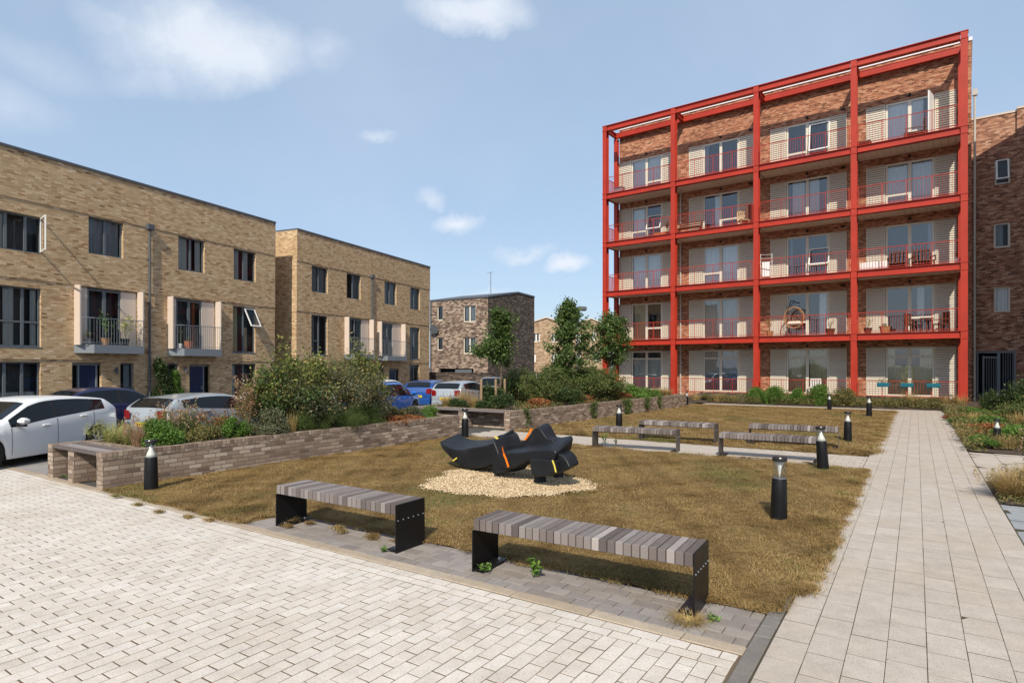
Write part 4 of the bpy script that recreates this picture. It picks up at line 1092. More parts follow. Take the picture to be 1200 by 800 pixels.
# ------------------------------------------------------------------ sculpture: tarred timber blocks strapped together
F3=Vector((.477,10.26,0)); SD=Vector((.727,-.687,0)); SN=Vector((.687,.727,0))   # axis runs from back left to front right
e=empty('abstract_sculpture',(F3.x,F3.y,.03),math.atan2(SD.y,SD.x),'black tarred sculpture of chunky curved blocks bound with orange and yellow straps, on pale gravel','sculpture')
def sp_(cx,cy,off):           # profile point on the block face lying 'off' behind the axis -> local (along, across, up)
    px=480+cx/5.0; py=480+cy/5.0; r=Vector(((px-CX)/FOC,1,(HY-py)/FOC)); o=F3+SN*off
    t=(o.x*SN.x+o.y*SN.y)/(r.x*SN.x+r.y*SN.y); P=r*t; P.z+=EYE-.03
    return ((P.x-F3.x)*SD.x+(P.y-F3.y)*SD.y, off, P.z)
def block(name,pts,off,dep,shear=0.0,taper=0.0,bev=.022):
    fr=[sp_(x,y,off) for x,y in pts]; zs_=[p[2] for p in fr]; zmin,zmax=min(zs_),max(zs_); cx_=sum(p[0] for p in fr)/len(fr)
    n=len(fr); vs=[]; K3=4
    for k in range(K3):
        f=k/(K3-1)
        for (x,y,z) in fr:
            hz_=(z-zmin)/(zmax-zmin); vs.append((cx_+(x-cx_)*(1-taper*f),y+dep*f,z+shear*f*hz_+.012*math.sin(7*x+3*f)))
    fs=[tuple(range(n)),tuple((K3-1)*n+i for i in range(n-1,-1,-1))]
    for k in range(K3-1):
        for i in range(n):
            j=(i+1)%n; fs.append((k*n+j,k*n+i,(k+1)*n+i,(k+1)*n+j))
    b=MB(); b.add(vs,fs); o=b.build(name,M['tarred'],e)
    m=o.modifiers.new('bevel','BEVEL'); m.width=bev; m.segments=3; m.limit_method='ANGLE'; m.angle_limit=R(32)
    for p in o.data.polygons: p.use_smooth=True
    m2=o.modifiers.new('wn','WEIGHTED_NORMAL'); m2.keep_sharp=True
    return o
def curve_pts(ctrl,n=7):      # smooth the outline with a Catmull-Rom pass
    out=[]; L=len(ctrl)
    for i in range(L):
        p0,p1,p2,p3=ctrl[i-1],ctrl[i],ctrl[(i+1)%L],ctrl[(i+2)%L]
        out.append(p1)
        for t in (1/3,2/3):
            out.append(tuple(.5*(2*p1[k]+(p2[k]-p0[k])*t+(2*p0[k]-5*p1[k]+4*p2[k]-p3[k])*t*t+(3*p1[k]-p0[k]-3*p2[k]+p3[k])*t**3) for k in (0,1)))
    return out
block('curved_beam',[(172,190),(200,206),(235,222),(275,230),(320,231),(365,226),(410,217),(455,204),(496,190),(498,240),(492,305),(462,326),(425,340),(385,347),(345,345),(310,334),(268,304),(226,268),(192,234)],-.10,.52,.20)
block('upright_block',[(488,176),(512,236),(520,262),(578,246),(580,348),(566,366),(500,382),(482,372),(478,300)],-.24,.5,.05)
block('knuckle',curve_pts([(498,180),(512,152),(538,144),(562,160),(580,200),(584,245),(540,262),(500,255)]),.16,.34,.02)
block('main_beam',[(506,262),(560,256),(640,247),(720,241),(800,237),(848,236),(858,252),(846,292),(828,306),(760,296),(700,296),(650,318),(600,343),(575,350),(520,340)],-.27,.46,.20)
block('crest',curve_pts([(560,226),(610,202),(650,186),(680,172),(700,146),(722,116),(742,103),(764,114),(784,142),(806,172),(836,180),(854,222),(840,246),(700,250)]),.02,.30,.05,.10)
block('leg_block',[(698,292),(760,290),(842,296),(848,345),(840,370),(802,390),(735,397),(716,386),(704,330)],-.34,.42,.0,.08)
block('tail_block',[(838,236),(862,250),(900,266),(922,296),(938,332),(926,344),(884,362),(850,364),(838,330)],-.18,.26,.03)
for (fx,fy,r,h) in ((385,366,.085,.18),(520,396,.045,.16),(765,437,.105,.2),(872,408,.09,.2)):
    P=G(480+fx/5.0,480+fy/5.0); l=Vector(((P.x-F3.x)*SD.x+(P.y-F3.y)*SD.y,(P.x-F3.x)*SN.x+(P.y-F3.y)*SN.y))
    b=MB(); b.lathe([(r,-.02),(r*.95,h+.05)],16,c=(l.x,l.y)); b.build('foot',M['tarred'],e)
def strap(pts,w,mat):
    P=[Vector(sp_(*p)) for p in pts]; b=MB()
    for i in range(len(P)-1):
        d=(P[i+1]-P[i]); dn=d.normalized(); side=dn.cross(Vector((0,-1,0))); 
        if side.length<.2: side=Vector((1,0,0))
        side=side.normalized()*w/2; o=Vector((0,-.006,.004))
        q=[P[i]-side,P[i]+side,P[i+1]+side,P[i+1]-side]; vs=[v+o for v in q]+[v-o*.2 for v in q]
        b.add(vs,[(0,1,2,3),(4,7,6,5),(0,4,5,1),(1,5,6,2),(2,6,7,3),(3,7,4,0)])
    return b.build('strap',mat,e)
strap([(580,336,-.285),(566,290,-.285),(552,258,-.285),(545,228,-.12),(538,196,.04),(534,180,.14)],.042,M['strap_orange'])
strap([(676,176,.0),(694,150,.005),(716,112,.005)],.036,M['strap_orange'])
strap([(528,178,.14),(514,168,.14),(502,158,.15)],.045,M['strap_yellow'])
strap([(254,300,-.115),(278,282,-.115)],.022,M['strap_yellow'])
strap([(838,296,-.36),(850,330,-.36),(858,366,-.36)],.026,M['strap_yellow'])

# ------------------------------------------------------------------ cars
def interp(tab,x):
    for i in range(len(tab)-1):
        if x<=tab[i+1][0]:
            k=(x-tab[i][0])/max(1e-6,(tab[i+1][0]-tab[i][0])); k=min(1,max(0,k)); k2=k
            return tab[i][1]+(tab[i+1][1]-tab[i][1])*k2
    return tab[-1][1]
def make_car(L,W,H,paint,kind='hatch',plate='white'):
    """local frame: x from the rear bumper (0) to the nose (L), y to the car's left, z up"""
    e=empty('parked_car'); hw=W/2
    if kind=='suv':
        top=[(0,.50),(.02,.62),(.05,.70),(.11,.94),(.17,.975),(.35,1.0),(.55,.985),(.62,.95),(.73,.70),(.80,.665),(.93,.60),(.985,.52),(1,.40)]
        belt=[(0,.60),(.3,.62),(.7,.60),(1,.5)]
    elif kind=='saloon':
        top=[(0,.50),(.015,.62),(.03,.68),(.10,.76),(.20,.93),(.30,.985),(.45,1.0),(.56,.97),(.62,.92),(.75,.67),(.82,.63),(.94,.56),(.985,.47),(1,.36)]
        belt=[(0,.66),(.3,.64),(.7,.58),(1,.48)]
    else:
        top=[(0,.46),(.012,.62),(.03,.76),(.05,.82),(.10,.925),(.14,.945),(.30,.99),(.42,1.0),(.52,.985),(.60,.93),(.775,.66),(.83,.625),(.93,.555),(.985,.47),(1,.38)]
        belt=[(0,.76),(.2,.725),(.5,.65),(.75,.57),(1,.46)]
    plan=[(0,.80),(.02,.90),(.08,.965),(.25,1.0),(.7,1.0),(.88,.965),(.96,.88),(1,.70)]
    sill0=.17*H/1.45+.02
    wr=.315; xr,xf=.185*L,(.855 if kind=='hatch' else .81)*L; zc=wr
    xs=set([0,.015*L,.03*L,.065*L,.105*L,.985*L,L])
    xs|=set(np.linspace(.02*L,.98*L,44)); 
    for c in (xr,xf):
        xs|=set(c+(wr+.035)*math.cos(t) for t in np.linspace(0,math.pi,15))
    xs=sorted(xs)
    def sill(x):
        s=sill0
        if x<.06*L: s=sill0+(.06*L-x)*.9
        if x>.93*L: s=sill0+(x-.93*L)*.35
        for c in (xr,xf):
            dx=abs(x-c)
            if dx<=wr+.036: s=max(s,zc+math.sqrt(max(0,(wr+.035)**2-dx*dx)))
        return s
    def sec(x):
        u=x/L; T=interp(top,u)*H; B=min(interp(belt,u)*H,T-.015); w=hw*interp(plan,u); s=min(sill(x),B-.06)
        g=max(0.0,min(1.0,(T-B)/(H*.33)))
        we=w*(.965-.225*g)    # half width at the roof edge
        te=T-.045*g-.012
        m=s+(B-s)*.5
        p=[(w*.955,s),(w*.985,s+(B-s)*.12),(w*1.0,m),(w*.99,s+(B-s)*.8),(w*.965,B),
           (w*.965+(we-w*.965)*.5,B+(te-B)*.5),(we,te),(we*.93,te+.02*g+.004),(we*.6,T-.008),(0,T)]
        return p
    b=MB(); n=len(sec(0)); rows=[]
    vs=[]
    for x in xs:
        p=sec(x); full=[(x,y,z) for y,z in p]+[(x,-y,z) for y,z in p[-2::-1]]
        vs+=full
    m=2*n-1; fs=[]
    for i in range(len(xs)-1):
        for j in range(m-1): fs.append((i*m+j,i*m+j+1,(i+1)*m+j+1,(i+1)*m+j))
    fs.append(tuple(range(m))); fs.append(tuple(len(vs)-m+j for j in range(m-1,-1,-1)))
    b.add(vs,fs); body=b.build('body',paint,e,smooth=True)
    # keep the nose and tail faces crisp
    body.data.polygons[len(fs)-1].use_smooth=False; body.data.polygons[len(fs)-2].use_smooth=False
    u=MB(); u.box(.12*L,.90*L,-hw*.86,hw*.86,.16,.62*H*.62); u.build('underbody',M['black_plastic'],e)
    def side_strip(x0,x1,f0,f1,name,mat,parent,out=.006,nx=14,side=1,zoff=0):
        bb=MB(); g=[]
        for i in range(nx+1):
            x=x0+(x1-x0)*i/nx; p=sec(x); A=Vector((x,p[4][0],p[4][1])); Mid=Vector((x,p[5][0],p[5][1])); Z=Vector((x,p[6][0],p[6][1])); row=[]
            for k in range(5):
                f=f0+(f1-f0)*k/4; v=A.lerp(Mid,f*2) if f<.5 else Mid.lerp(Z,(f-.5)*2)
                row.append((v.x,(v.y+out)*side,v.z))
            g.append(row)
        for i in range(nx):
            for k in range(4): bb.face([g[i][k],g[i+1][k],g[i+1][k+1],g[i][k+1]])
        return bb.build(name,mat,parent,smooth=True)
    if kind=='hatch': wins=[(.125,.215,'q'),(.225,.455,'w'),(.475,.735,'w')]
    elif kind=='suv': wins=[(.10,.20,'q'),(.215,.42,'w'),(.44,.695,'w')]
    else: wins=[(.165,.24,'q'),(.25,.46,'w'),(.48,.735,'w')]
    for side in (1,-1):
        side_strip(wins[0][1]*L,(wins[-1][1]-.02)*L,.05,.94,'pillar_trim',M['black_plastic'],e,out=.003,side=side)
        for (a,c,_) in wins: side_strip(a*L,c*L,.06,.93,'side_window',M['carglass'],e,side=side)
    def top_patch(x0,x1,name,mat,frac=.93,out=.006,nx=8,inner=8):
        bb=MB(); g=[]
        for i in range(nx+1):
            x=x0+(x1-x0)*i/nx; p=sec(x); row=[]
            pts=[(p[7][0]*frac,p[7][1]),(p[8][0],p[8][1]),(0,p[9][1]),(-p[8][0],p[8][1]),(-p[7][0]*frac,p[7][1])]
            sgn=1 if x0>.5*L else -1
            for (y,z) in pts: row.append((x+sgn*out,y,z+out))
            g.append(row)
        for i in range(nx):
            for k in range(4): bb.face([g[i][k],g[i+1][k],g[i+1][k+1],g[i][k+1]])
        return bb.build(name,mat,e,smooth=True)
    if kind=='hatch': top_patch(.60*L,.745*L,'windscreen',M['carglass']); top_patch(.030*L,.100*L,'rear_window',M['carglass'],.9,.014)
    elif kind=='suv': top_patch(.615*L,.725*L,'windscreen',M['carglass']); top_patch(.030*L,.106*L,'rear_window',M['carglass'],.9,.014)
    else: top_patch(.60*L,.745*L,'windscreen',M['carglass']); top_patch(.105*L,.20*L,'rear_window',M['carglass'],.9)
    # tail lights wrap round the rear corners
    for side in (1,-1):
        bb=MB(); g=[]
        z0,z1=(.52*H,.72*H) if kind!='saloon' else (.48*H,.64*H)
        for i in range(7):
            x=-.004+ .085*L*i/6
            w=hw*interp(plan,x/L)*.985
            if i==0: row=[(x-.004,hw*.56*side,z0+.03),(x-.004,hw*.56*side,z1-.03)]; g.append(row); 
            row=[(x,(w+.008)*side,z0+.02+i*.012),(x-.0,(w*(.99-.012*i if kind=='hatch' else .99)+.008)*side,z1-.01*i)]
            g.append(row)
        for i in range(len(g)-1): bb.face([g[i][0],g[i+1][0],g[i+1][1],g[i][1]])
        bb.build('tail_light',M['tail_red'],e,smooth=True)
        bb=MB(); bb.box(L*.955,L*.992,side*hw*.50,side*hw*.84,.47*H,.53*H,bev=.03); bb.build('headlight',M['rim'],e)
    bb=MB(); zz=.40*H; bb.box(-.018,-.004,-.25,.25,zz,zz+.105,0); 
    # generic dark marks on the plate, unreadable at this size
    for k in range(6): bb.box(-.021,-.018,-.20+k*.068,-.165+k*.068,zz+.025,zz+.08,1)
    bb.build('number_plate',[M['plate_yellow'],M['char']],e)
    bb=MB(); bb.box(-.03,.05,-hw*.80,hw*.80,.18,.36*H,bev=.03); bb.build('rear_bumper',paint if kind!='suv' else M['black_plastic'],e)
    for side in (1,-1):
        mi=MB(); xm=.70*L; zm=interp(belt,.7)*H+.05
        mi.box(xm-.06,xm+.07,side*(hw+.03),side*(hw+.19),zm,zm+.13,bev=.045,m=0); mi.box(xm-.02,xm+.03,side*(hw-.05),side*(hw+.05),zm-.045,zm+.01,m=1); mi.box(xm-.04,xm+.04,side*(hw+.05),side*(hw+.15),zm-.045,zm-.002,m=1)
        mi.build('wing_mirror',[paint,M['black_plastic']],e)
        dr=MB()
        for u in (.215,.465,.735):     # shut lines
            x=u*L; prev=None
            for k in (1,2,3,4):
                p=sec(x)[k]; cur=Vector((x,(p[0]+.001)*side,p[1]))
                if prev is not None: dr.tube(prev,cur,.0045,n=4)
                prev=cur
        dr.build('door_seam',M['char'],e)
        for u in (.27,.515):
            hd=MB(); p=sec(u*L); z=p[3][1]+.02; hd.box(u*L,u*L+.17,side*(p[3][0]-.005),side*(p[3][0]+.03),z,z+.035,bev=.01)
            hd.build('door_handle',paint,e)
        for c in (xr,xf):
            w=MB(); y0=side*(hw-.20); y1=side*(hw-.015)
            ya,yb=min(y0,y1),max(y0,y1)
            prof=[(wr*.62,ya),(wr*.96,ya),(wr,ya+.03),(wr,yb-.03),(wr*.96,yb),(wr*.62,yb)]
            nn=28; vv=[]; ff=[]
            for (r_,y) in prof:
                for i in range(nn):
                    t=2*math.pi*i/nn; vv.append((c+r_*math.cos(t),y,zc+r_*math.sin(t)))
            for k in range(len(prof)-1):
                for i in range(nn): ff.append((k*nn+i,k*nn+(i+1)%nn,(k+1)*nn+(i+1)%nn,(k+1)*nn+i))
            w.add(vv,ff); wh_=w.build('wheel',M['tyre'],e,smooth=True)
            r2=MB(); yo=(yb-.02) if side>0 else (ya+.02)
            for i in range(7):
                t=2*math.pi*i/7; d=Vector((math.cos(t),0,math.sin(t))); q=Vector((-math.sin(t),0,math.cos(t)))
                c0=Vector((c,yo,zc)); P=[c0+d*.03+q*.03,c0+d*.03-q*.03,c0+d*wr*.62-q*.022,c0+d*wr*.62+q*.022]
                r2.face(P)
            vv=[];ff=[]
            for (r_,y) in ((wr*.63,yo),(wr*.57,yo),(wr*.57,yo-side*.1)):
                for i in range(nn):
                    t=2*math.pi*i/nn; vv.append((c+r_*math.cos(t),y,zc+r_*math.sin(t)))
            for k in range(2):
                for i in range(nn): ff.append((k*nn+i,k*nn+(i+1)%nn,(k+1)*nn+(i+1)%nn,(k+1)*nn+i))
            r2.add(vv,ff); r2.build('rim',M['rim'],wh_)
    return e
def park(car,rr,head,label,side='left',z=0.0):
    """rr = world xy of a rear corner on the given side"""
    h=Vector((head[0],head[1],0)).normalized(); left=Vector((-h.y,h.x,0)); W=car['w_']; 
    o=Vector((rr[0],rr[1],0))+(-left if side=='left' else left)*W/2
    car.location=(o.x,o.y,z-.01); car.rotation_euler=(0,0,math.atan2(h.y,h.x)); del car['w_']
    tag(car,label,'car','cars parked behind the planters')
def mk(L,W,H,p,k): c=make_car(L,W,H,M[p],k); c['w_']=W; return c
park(mk(3.85,1.66,1.37,'car_white','hatch'),(-9.51,14.78),(-.126,-.992),'white hatchback parked nearest, at the left edge behind the timber seat')
park(mk(4.1,1.7,1.36,'car_navy','saloon'),(-13.0,17.2),(.41,.91),'dark navy car just behind the white hatchback','right')
park(mk(4.0,1.65,1.29,'car_silver','hatch'),(-8.35,14.7),(.35,.94),'pale silver hatchback in front of the second blue front door','right')
park(mk(3.9,1.65,1.38,'car_white','hatch'),(-7.2,18.5),(.35,.94),'white car mostly hidden behind the tall planter shrubs','right')
park(mk(3.9,1.65,1.36,'car_white','hatch'),(-6.2,28.3),(.3,.95),'white car whose roof shows above the bright blue people carrier','right')
park(mk(3.75,1.7,1.42,'car_blue','suv'),(-4.62,21.3),(.26,.966),'bright blue people carrier seen from behind, right of the tall planter shrubs','right')
park(mk(3.9,1.62,1.34,'car_deepblue','hatch'),(-3.7,28.5),(.2,.98),'blue hatchback seen from the rear between the blue people carrier and the silver hatchback','right')
park(mk(3.6,1.62,1.36,'car_silver','hatch'),(-2.16,26.0),(.38,.925),'silver hatchback with a round red tail light behind the far planter seat','right')
park(mk(3.8,1.6,1.42,'car_grey','suv'),(-.45,34),(.1,.99),'grey people carrier with a black tailgate window beside the timber stakes','right')
# ------------------------------------------------------------------ small things on the balconies
def BL(s,y,z): v=AO+AD*s+AN*y; return Vector((v.x,v.y,z))
def chair(mat,seat=.42,w=.55,d=.55,h=.85,arms=True,recl=0.0,slats=True):
    e=empty('armchair'); b=MB(); b.box(-w/2,w/2,-d/2,d/2,seat-.05,seat,bev=.01); b.build('seat',mat,e)
    k=MB()
    for i in range(5): x=-w/2+.03+i*(w-.06)/4; k.box(x-.035,x+.035,d/2-.05,d/2-.02,seat+.003,h)
    k.box(-w/2,w/2,d/2-.055,d/2-.015,h+.002,h+.05); ko=k.build('backrest',mat,e)
    for sx in (-1,1):
        for sy in (-1,1):
            l=MB(); l.box(sx*(w/2-.03)-.025,sx*(w/2-.03)+.025,sy*(d/2-.03)-.025,sy*(d/2-.03)+.025,0,seat-.053 if sy>0 else seat-.053); l.build('leg',mat,e)
        if arms:
            a=MB(); a.box(sx*(w/2+.03)-.03,sx*(w/2+.03)+.03,-d/2,d/2,seat+.2,seat+.24); a.box(sx*(w/2+.03)-.02,sx*(w/2+.03)+.02,-d/2+.02,-d/2+.06,seat-.05,seat+.197); a.build('armrest',mat,e)
    return e
def pot_plant(name,label,loc,r,hp,pot,leafmat,hgt,spread,n,leaf=.035,strap=False,cat='potted plant'):
    e=empty(name,loc,random.random()*6,label,cat)
    b=MB(); b.lathe([(r*.72,0),(r,hp*.95),(r*1.06,hp*.95),(r*1.06,hp),(r*.9,hp),(r*.85,hp*.9),(0,hp*.9)],16); b.build('pot',pot,e)
    P=[]; st=MB()
    for i in range(9):
        a=random.random()*6.28; rr=spread*random.random(); tip=Vector((rr*math.cos(a),rr*math.sin(a),hp+hgt*(.5+.5*random.random())))
        mid=Vector((tip.x*.35,tip.y*.35,hp+(tip.z-hp)*.6)); st.path([(0,0,hp*.9),mid,tip],[.006,.004,.002],4); P.append((mid,tip))
    st.build('stem',M['stem_green'],e)
    k=RNG.integers(0,len(P),n); f=RNG.random(n); A=np.array([p[0] for p in P]);B=np.array([p[1] for p in P])
    pts=A[k]*(1-f[:,None])+B[k]*f[:,None]+RNG.normal(size=(n,3))*spread*.22
    V,F=leafquads(pts,leaf,.45); np_mesh('foliage',V,F,leafmat,parent=e)
    return e
def leafquads(pts,size,aspect=.5,up=.35,svar=.5,droop=0.0):
    n=len(pts); nrm=RNG.normal(size=(n,3)); nrm[:,2]=np.abs(nrm[:,2])+up; nrm/=np.linalg.norm(nrm,axis=1)[:,None]
    a=RNG.normal(size=(n,3)); a[:,2]-=droop; a-=nrm*(a*nrm).sum(1)[:,None]; a/=np.linalg.norm(a,axis=1)[:,None]; b=np.cross(nrm,a)
    s=size*(1-svar/2+svar*RNG.random((n,1)))
    V=np.empty((n,4,3)); V[:,0]=pts-a*s; V[:,1]=pts+b*s*aspect+nrm*s*.12-a*s*.1; V[:,2]=pts+a*s; V[:,3]=pts-b*s*aspect+nrm*s*.12-a*s*.1
    F=(np.arange(n)*4)[:,None]+np.arange(4)[None]
    return V.reshape(-1,3),F
def place(o,s,y,z,rz,label,cat,group=None):
    o.location=BL(s,y,z); o.rotation_euler=(0,0,AROT+rz); return tag(o,label,cat,group)
# egg chair
sx=sa(930,.9); e=empty('hanging_chair',BL(sx,.95,ZF[1]),AROT,'round wicker hanging chair on a stand on a first-floor balcony','chair')
b=MB()
for k in range(20):
    t=math.pi*2*k/20; prev=None
    for j in range(11):
        ph=-.15+ (math.pi*.62)*j/10; r=.52*math.sin(ph+.25); v=Vector((r*math.cos(t),.35-.5*math.cos(ph)*-1*0+.30*math.cos(ph+.25),1.05+1.12*r*math.sin(t)))
        if prev is not None: b.tube(prev,v,.010,n=4,caps=False)
        prev=v
for k in range(28):
    a=2*math.pi*k/28;c=2*math.pi*(k+1)/28; 
    for (r,y,w) in ((.53,.02,.028),(.45,.25,.012),(.32,.42,.012),(.18,.5,.012),(.50,.14,.012),(.39,.34,.012)): b.tube((r*math.cos(a),y,1.05+1.12*r*math.sin(a)),(r*math.cos(c),y,1.05+1.12*r*math.sin(c)),w,n=5,caps=False)
b.build('basket',M['rattan'],e)
b=MB(); b.box(-.36,.36,.08,.4,.62,.86,bev=.09); b.build('cushion',M['cushion'],e)
b=MB(); b.path([(-.35,.6,.02),(-.5,.75,.6),(-.5,.75,1.6),(-.25,.5,2.05),(0,.2,2.0)],.022,8); b.path([(0,.2,2.0),(0,.2,1.66)],.006,4); b.path([(-.7,.2,.02),(-.35,.6,.02),(.4,.6,.02),(.5,.1,.02)],.022,8); b.build('stand',M['black_metal'],e)
c0=chair(M['dark_wood'],h=.95); place(c0,sa(1069,.9),.9,ZF[1],R(60),'dark wooden armchair left of the small table on the rightmost first-floor balcony','chair','dark wooden armchairs')
c1=copy_tree(c0); place(c1,sa(1103,.9),.9,ZF[1],R(-60),'dark wooden armchair right of the small table on the rightmost first-floor balcony','chair','dark wooden armchairs')
t_=empty('side_table'); b=MB(); b.lathe([(0,.68),(.3,.68),(.3,.72),(0,.72)],18); b.build('tabletop',M['dark_wood'],t_); b=MB(); b.tube((0,0,.02),(0,0,.679),.03); b.lathe([(.2,0),(.2,.02),(0,.021)],14); b.build('pedestal',M['dark_wood'],t_)
place(t_,sa(1086,.8),.8,ZF[1],0,'small round dark table between two armchairs on the rightmost first-floor balcony','table')
pot_plant('potted_plant','potted leafy plant at the left of the rightmost first-floor balcony',BL(sa(1017,.3),.3,ZF[1]),.2,.3,M['dark_wood'],M['leaf_lime'],.6,.35,140)
pot_plant('potted_plant','round basket pot with a low plant on the rightmost first-floor balcony',BL(sa(1037,.3),.3,ZF[1]),.26,.34,M['rattan'],M['leaf_dark'],.12,.2,60)
pot_plant('potted_plant','hanging-leaved potted plant beside the egg chair',BL(sa(902,.35),.35,ZF[1]),.2,.3,M['rattan'],M['leaf_straw'],.75,.3,160)
pot_plant('potted_plant','square dark pot right of the egg chair',BL(sa(973,.3),.3,ZF[1]),.24,.32,M['dark_wood'],M['leaf_straw'],.5,.3,60)
c2=chair(M['dark_wood'],seat=.38,h=1.05,w=.6,d=.9); place(c2,sa(1072,.9),.9,ZF[4],R(-80),'dark reclining armchair on the top right balcony','chair')
b=MB(); b.box(-.35,.35,-.2,.2,.28,.33); 
for x in (-.3,.3):
    for y in (-.15,.15): b.box(x-.03,x+.03,y-.03,y+.03,0,.279)
place(b.build('low_table',M['dark_wood']),sa(1012,.5),.5,ZF[4],0,'low dark wooden table at the left of the top right balcony','table')
b=MB(); b.box(-.62,.62,-.17,.17,.06,.42,bev=.02); b.box(-.55,.55,-.1,.1,.421,.43); 
for x in (-.5,.5): b.box(x-.04,x+.04,-.14,.14,0,.059)
place(b.build('planter_trough',M['white']),sa(1024,.35),.35,ZF[2],0,'long white trough on the rightmost second-floor balcony','trough')
c3=chair(M['dark_wood'],seat=.4,h=1.0,w=.8,d=.7); place(c3,sa(1052,1.2),1.2,ZF[2],0,'left of two broad dark armchairs on the rightmost second-floor balcony','chair','broad dark armchairs on the second floor')
c4=copy_tree(c3); place(c4,sa(1082,1.2),1.2,ZF[2],R(20),'right of two broad dark armchairs on the rightmost second-floor balcony','chair','broad dark armchairs on the second floor')
pot_plant('potted_plant','tiny white pot by the rightmost red post on the second floor',BL(sa(1122,.3),.3,ZF[2]),.13,.25,M['white'],M['leaf_rust'],.3,.12,50)
b=MB(); 
for i in range(4): b.box(-.75,.75,-.2+i*.11,-.11+i*.11,.4,.43)
for i in range(3): b.box(-.75,.75,.24,.27,.5+i*.12,.59+i*.12)
for x in (-.68,.68): b.box(x-.03,x+.03,-.18,.2,.0,.399); b.box(x-.03,x+.03,.2,.239,.0,.85)
place(b.build('garden_bench',M['dark_wood']),sa(808,.9),.9,ZF[3],0,'dark wooden bench on the third-floor balcony second from the left','bench')
c5=chair(M['pale_wood'],h=.95,arms=False); place(c5,sa(871,.9),.9,ZF[3],R(40),'folding pale wooden chair on the third-floor balcony second from the left','chair')
b=MB(); b.box(-.3,.3,-.02,.02,.08,1.35); b.box(-.3,-.25,-.2,.2,0,.079); b.box(.25,.3,-.2,.2,0,.079); place(b.build('privacy_screen',M['dark_wood']),sa(880,1.2),1.2,ZF[3],R(20),'dark slatted screen beside the pale wooden chair','screen')
# drying rack with cloths
e=empty('drying_rack'); b=MB()
for s_ in (-1,1): b.path([(s_*.3,-.25,0),(s_*.3,.1,1.5),(s_*.3,.3,0)],.012,5)
for k in range(5): z=1.45-k*.22; y=.085-.05*k; b.tube((-.3,y,z),(.3,y,z),.008,n=4)
b.build('rack_frame',M['white'],e); b=MB(); b.box(-.22,.18,-.13,-.10,.15,1.0); b.build('cloth',M['cloth_white'],e)
place(e,sa(898,.5),.5,ZF[2],R(15),'white drying rack with cloths next to a red post','drying rack')
b=MB(); b.box(-.3,.3,-.2,.2,0,.45,bev=.03); b.box(-.32,.32,-.22,.22,.451,.5,bev=.015); place(b.build('storage_box',M['grey_steel']),sa(726,.7),.7,ZF[4],0,'grey storage box at the left end of the top left balcony','box')
pot_plant('potted_plant','small dark potted conifer on the leftmost third-floor balcony',BL(sa(782,.4),.4,ZF[3]),.16,.22,M['black_plastic'],M['leaf_dark'],.75,.14,260,.03)
b=MB(); b.box(-.45,.45,-.12,.12,0,.25,bev=.02); b.box(-.4,.4,-.07,.07,.251,.26); place(b.build('planter_trough',M['terracotta']),sa(775,.4),.4,ZF[3],0,'terracotta trough beside the small potted conifer','trough')
e=chair(M['white'],h=.85,arms=False); place(e,sa(955,.9),.9,ZF[0],0,'white garden chair behind the ground-floor railing, above the clipped shrubs','chair')
for px,w in ((1035,'leftmost of three teal boxes hung on the ground-floor railing'),(1063,'middle one of three teal boxes hung on the ground-floor railing, tall sprig in it'),(1094,'rightmost of three teal boxes hung on the ground-floor railing')):
    e=empty('window_box',BL(sa(px,-.17),-.17,ZF[0]+.55),AROT,w,'window box','teal boxes on the ground-floor railing')
    b=MB(); b.box(-.27,.27,-.1,.09,0,.2,bev=.02); b.build('trough',M['teal_plastic'],e)
    n=90 if px!=1063 else 170; pts=np.stack([(RNG.random(n)-.5)*.5,(RNG.random(n)-.5)*.15,.2+RNG.random(n)**2*(.25 if px!=1063 else .9)],-1)
    V,F=leafquads(pts,.035); np_mesh('foliage',V,F,M['leaf_mixed'] if px!=1063 else M['leaf_lime'],parent=e)
# pots on the house balconies
def HLp(t,y,z): v=HO+HD*t+Vector((-HD.y,HD.x,0))*y; return Vector((v.x,v.y,z))
zf1=zh(88,404)+.03
pot_plant('potted_plant','orange pot with a tall plant on the nearer house balcony',HLp(th(124,.3),-.3,zf1),.16,.26,M['rattan'],M['leaf_bright'],1.0,.25,160,.05)
pot_plant('potted_plant','black pot with a spreading plant at the right of the nearer house balcony',HLp(th(147,.3),-.28,zf1),.16,.26,M['black_plastic'],M['leaf_lime'],.95,.42,200,.05)
pot_plant('potted_plant','low green pot at the left end of the nearer house balcony',HLp(th(104,.25),-.25,zf1),.13,.22,M['coping'],M['leaf_lime'],.25,.2,60,.04)
zf2=zh(197,408.5)+.03
pot_plant('potted_plant','terracotta pot on the second house balcony',HLp(th(221,.3),-.3,zf2),.2,.32,M['terracotta'],M['leaf_mixed'],.12,.15,40,.04)
pot_plant('potted_plant','bare twiggy plant in a small white pot on the second house balcony',HLp(th(212,.3),-.25,zf2),.1,.2,M['white'],M['leaf_grey'],.9,.25,50,.04)

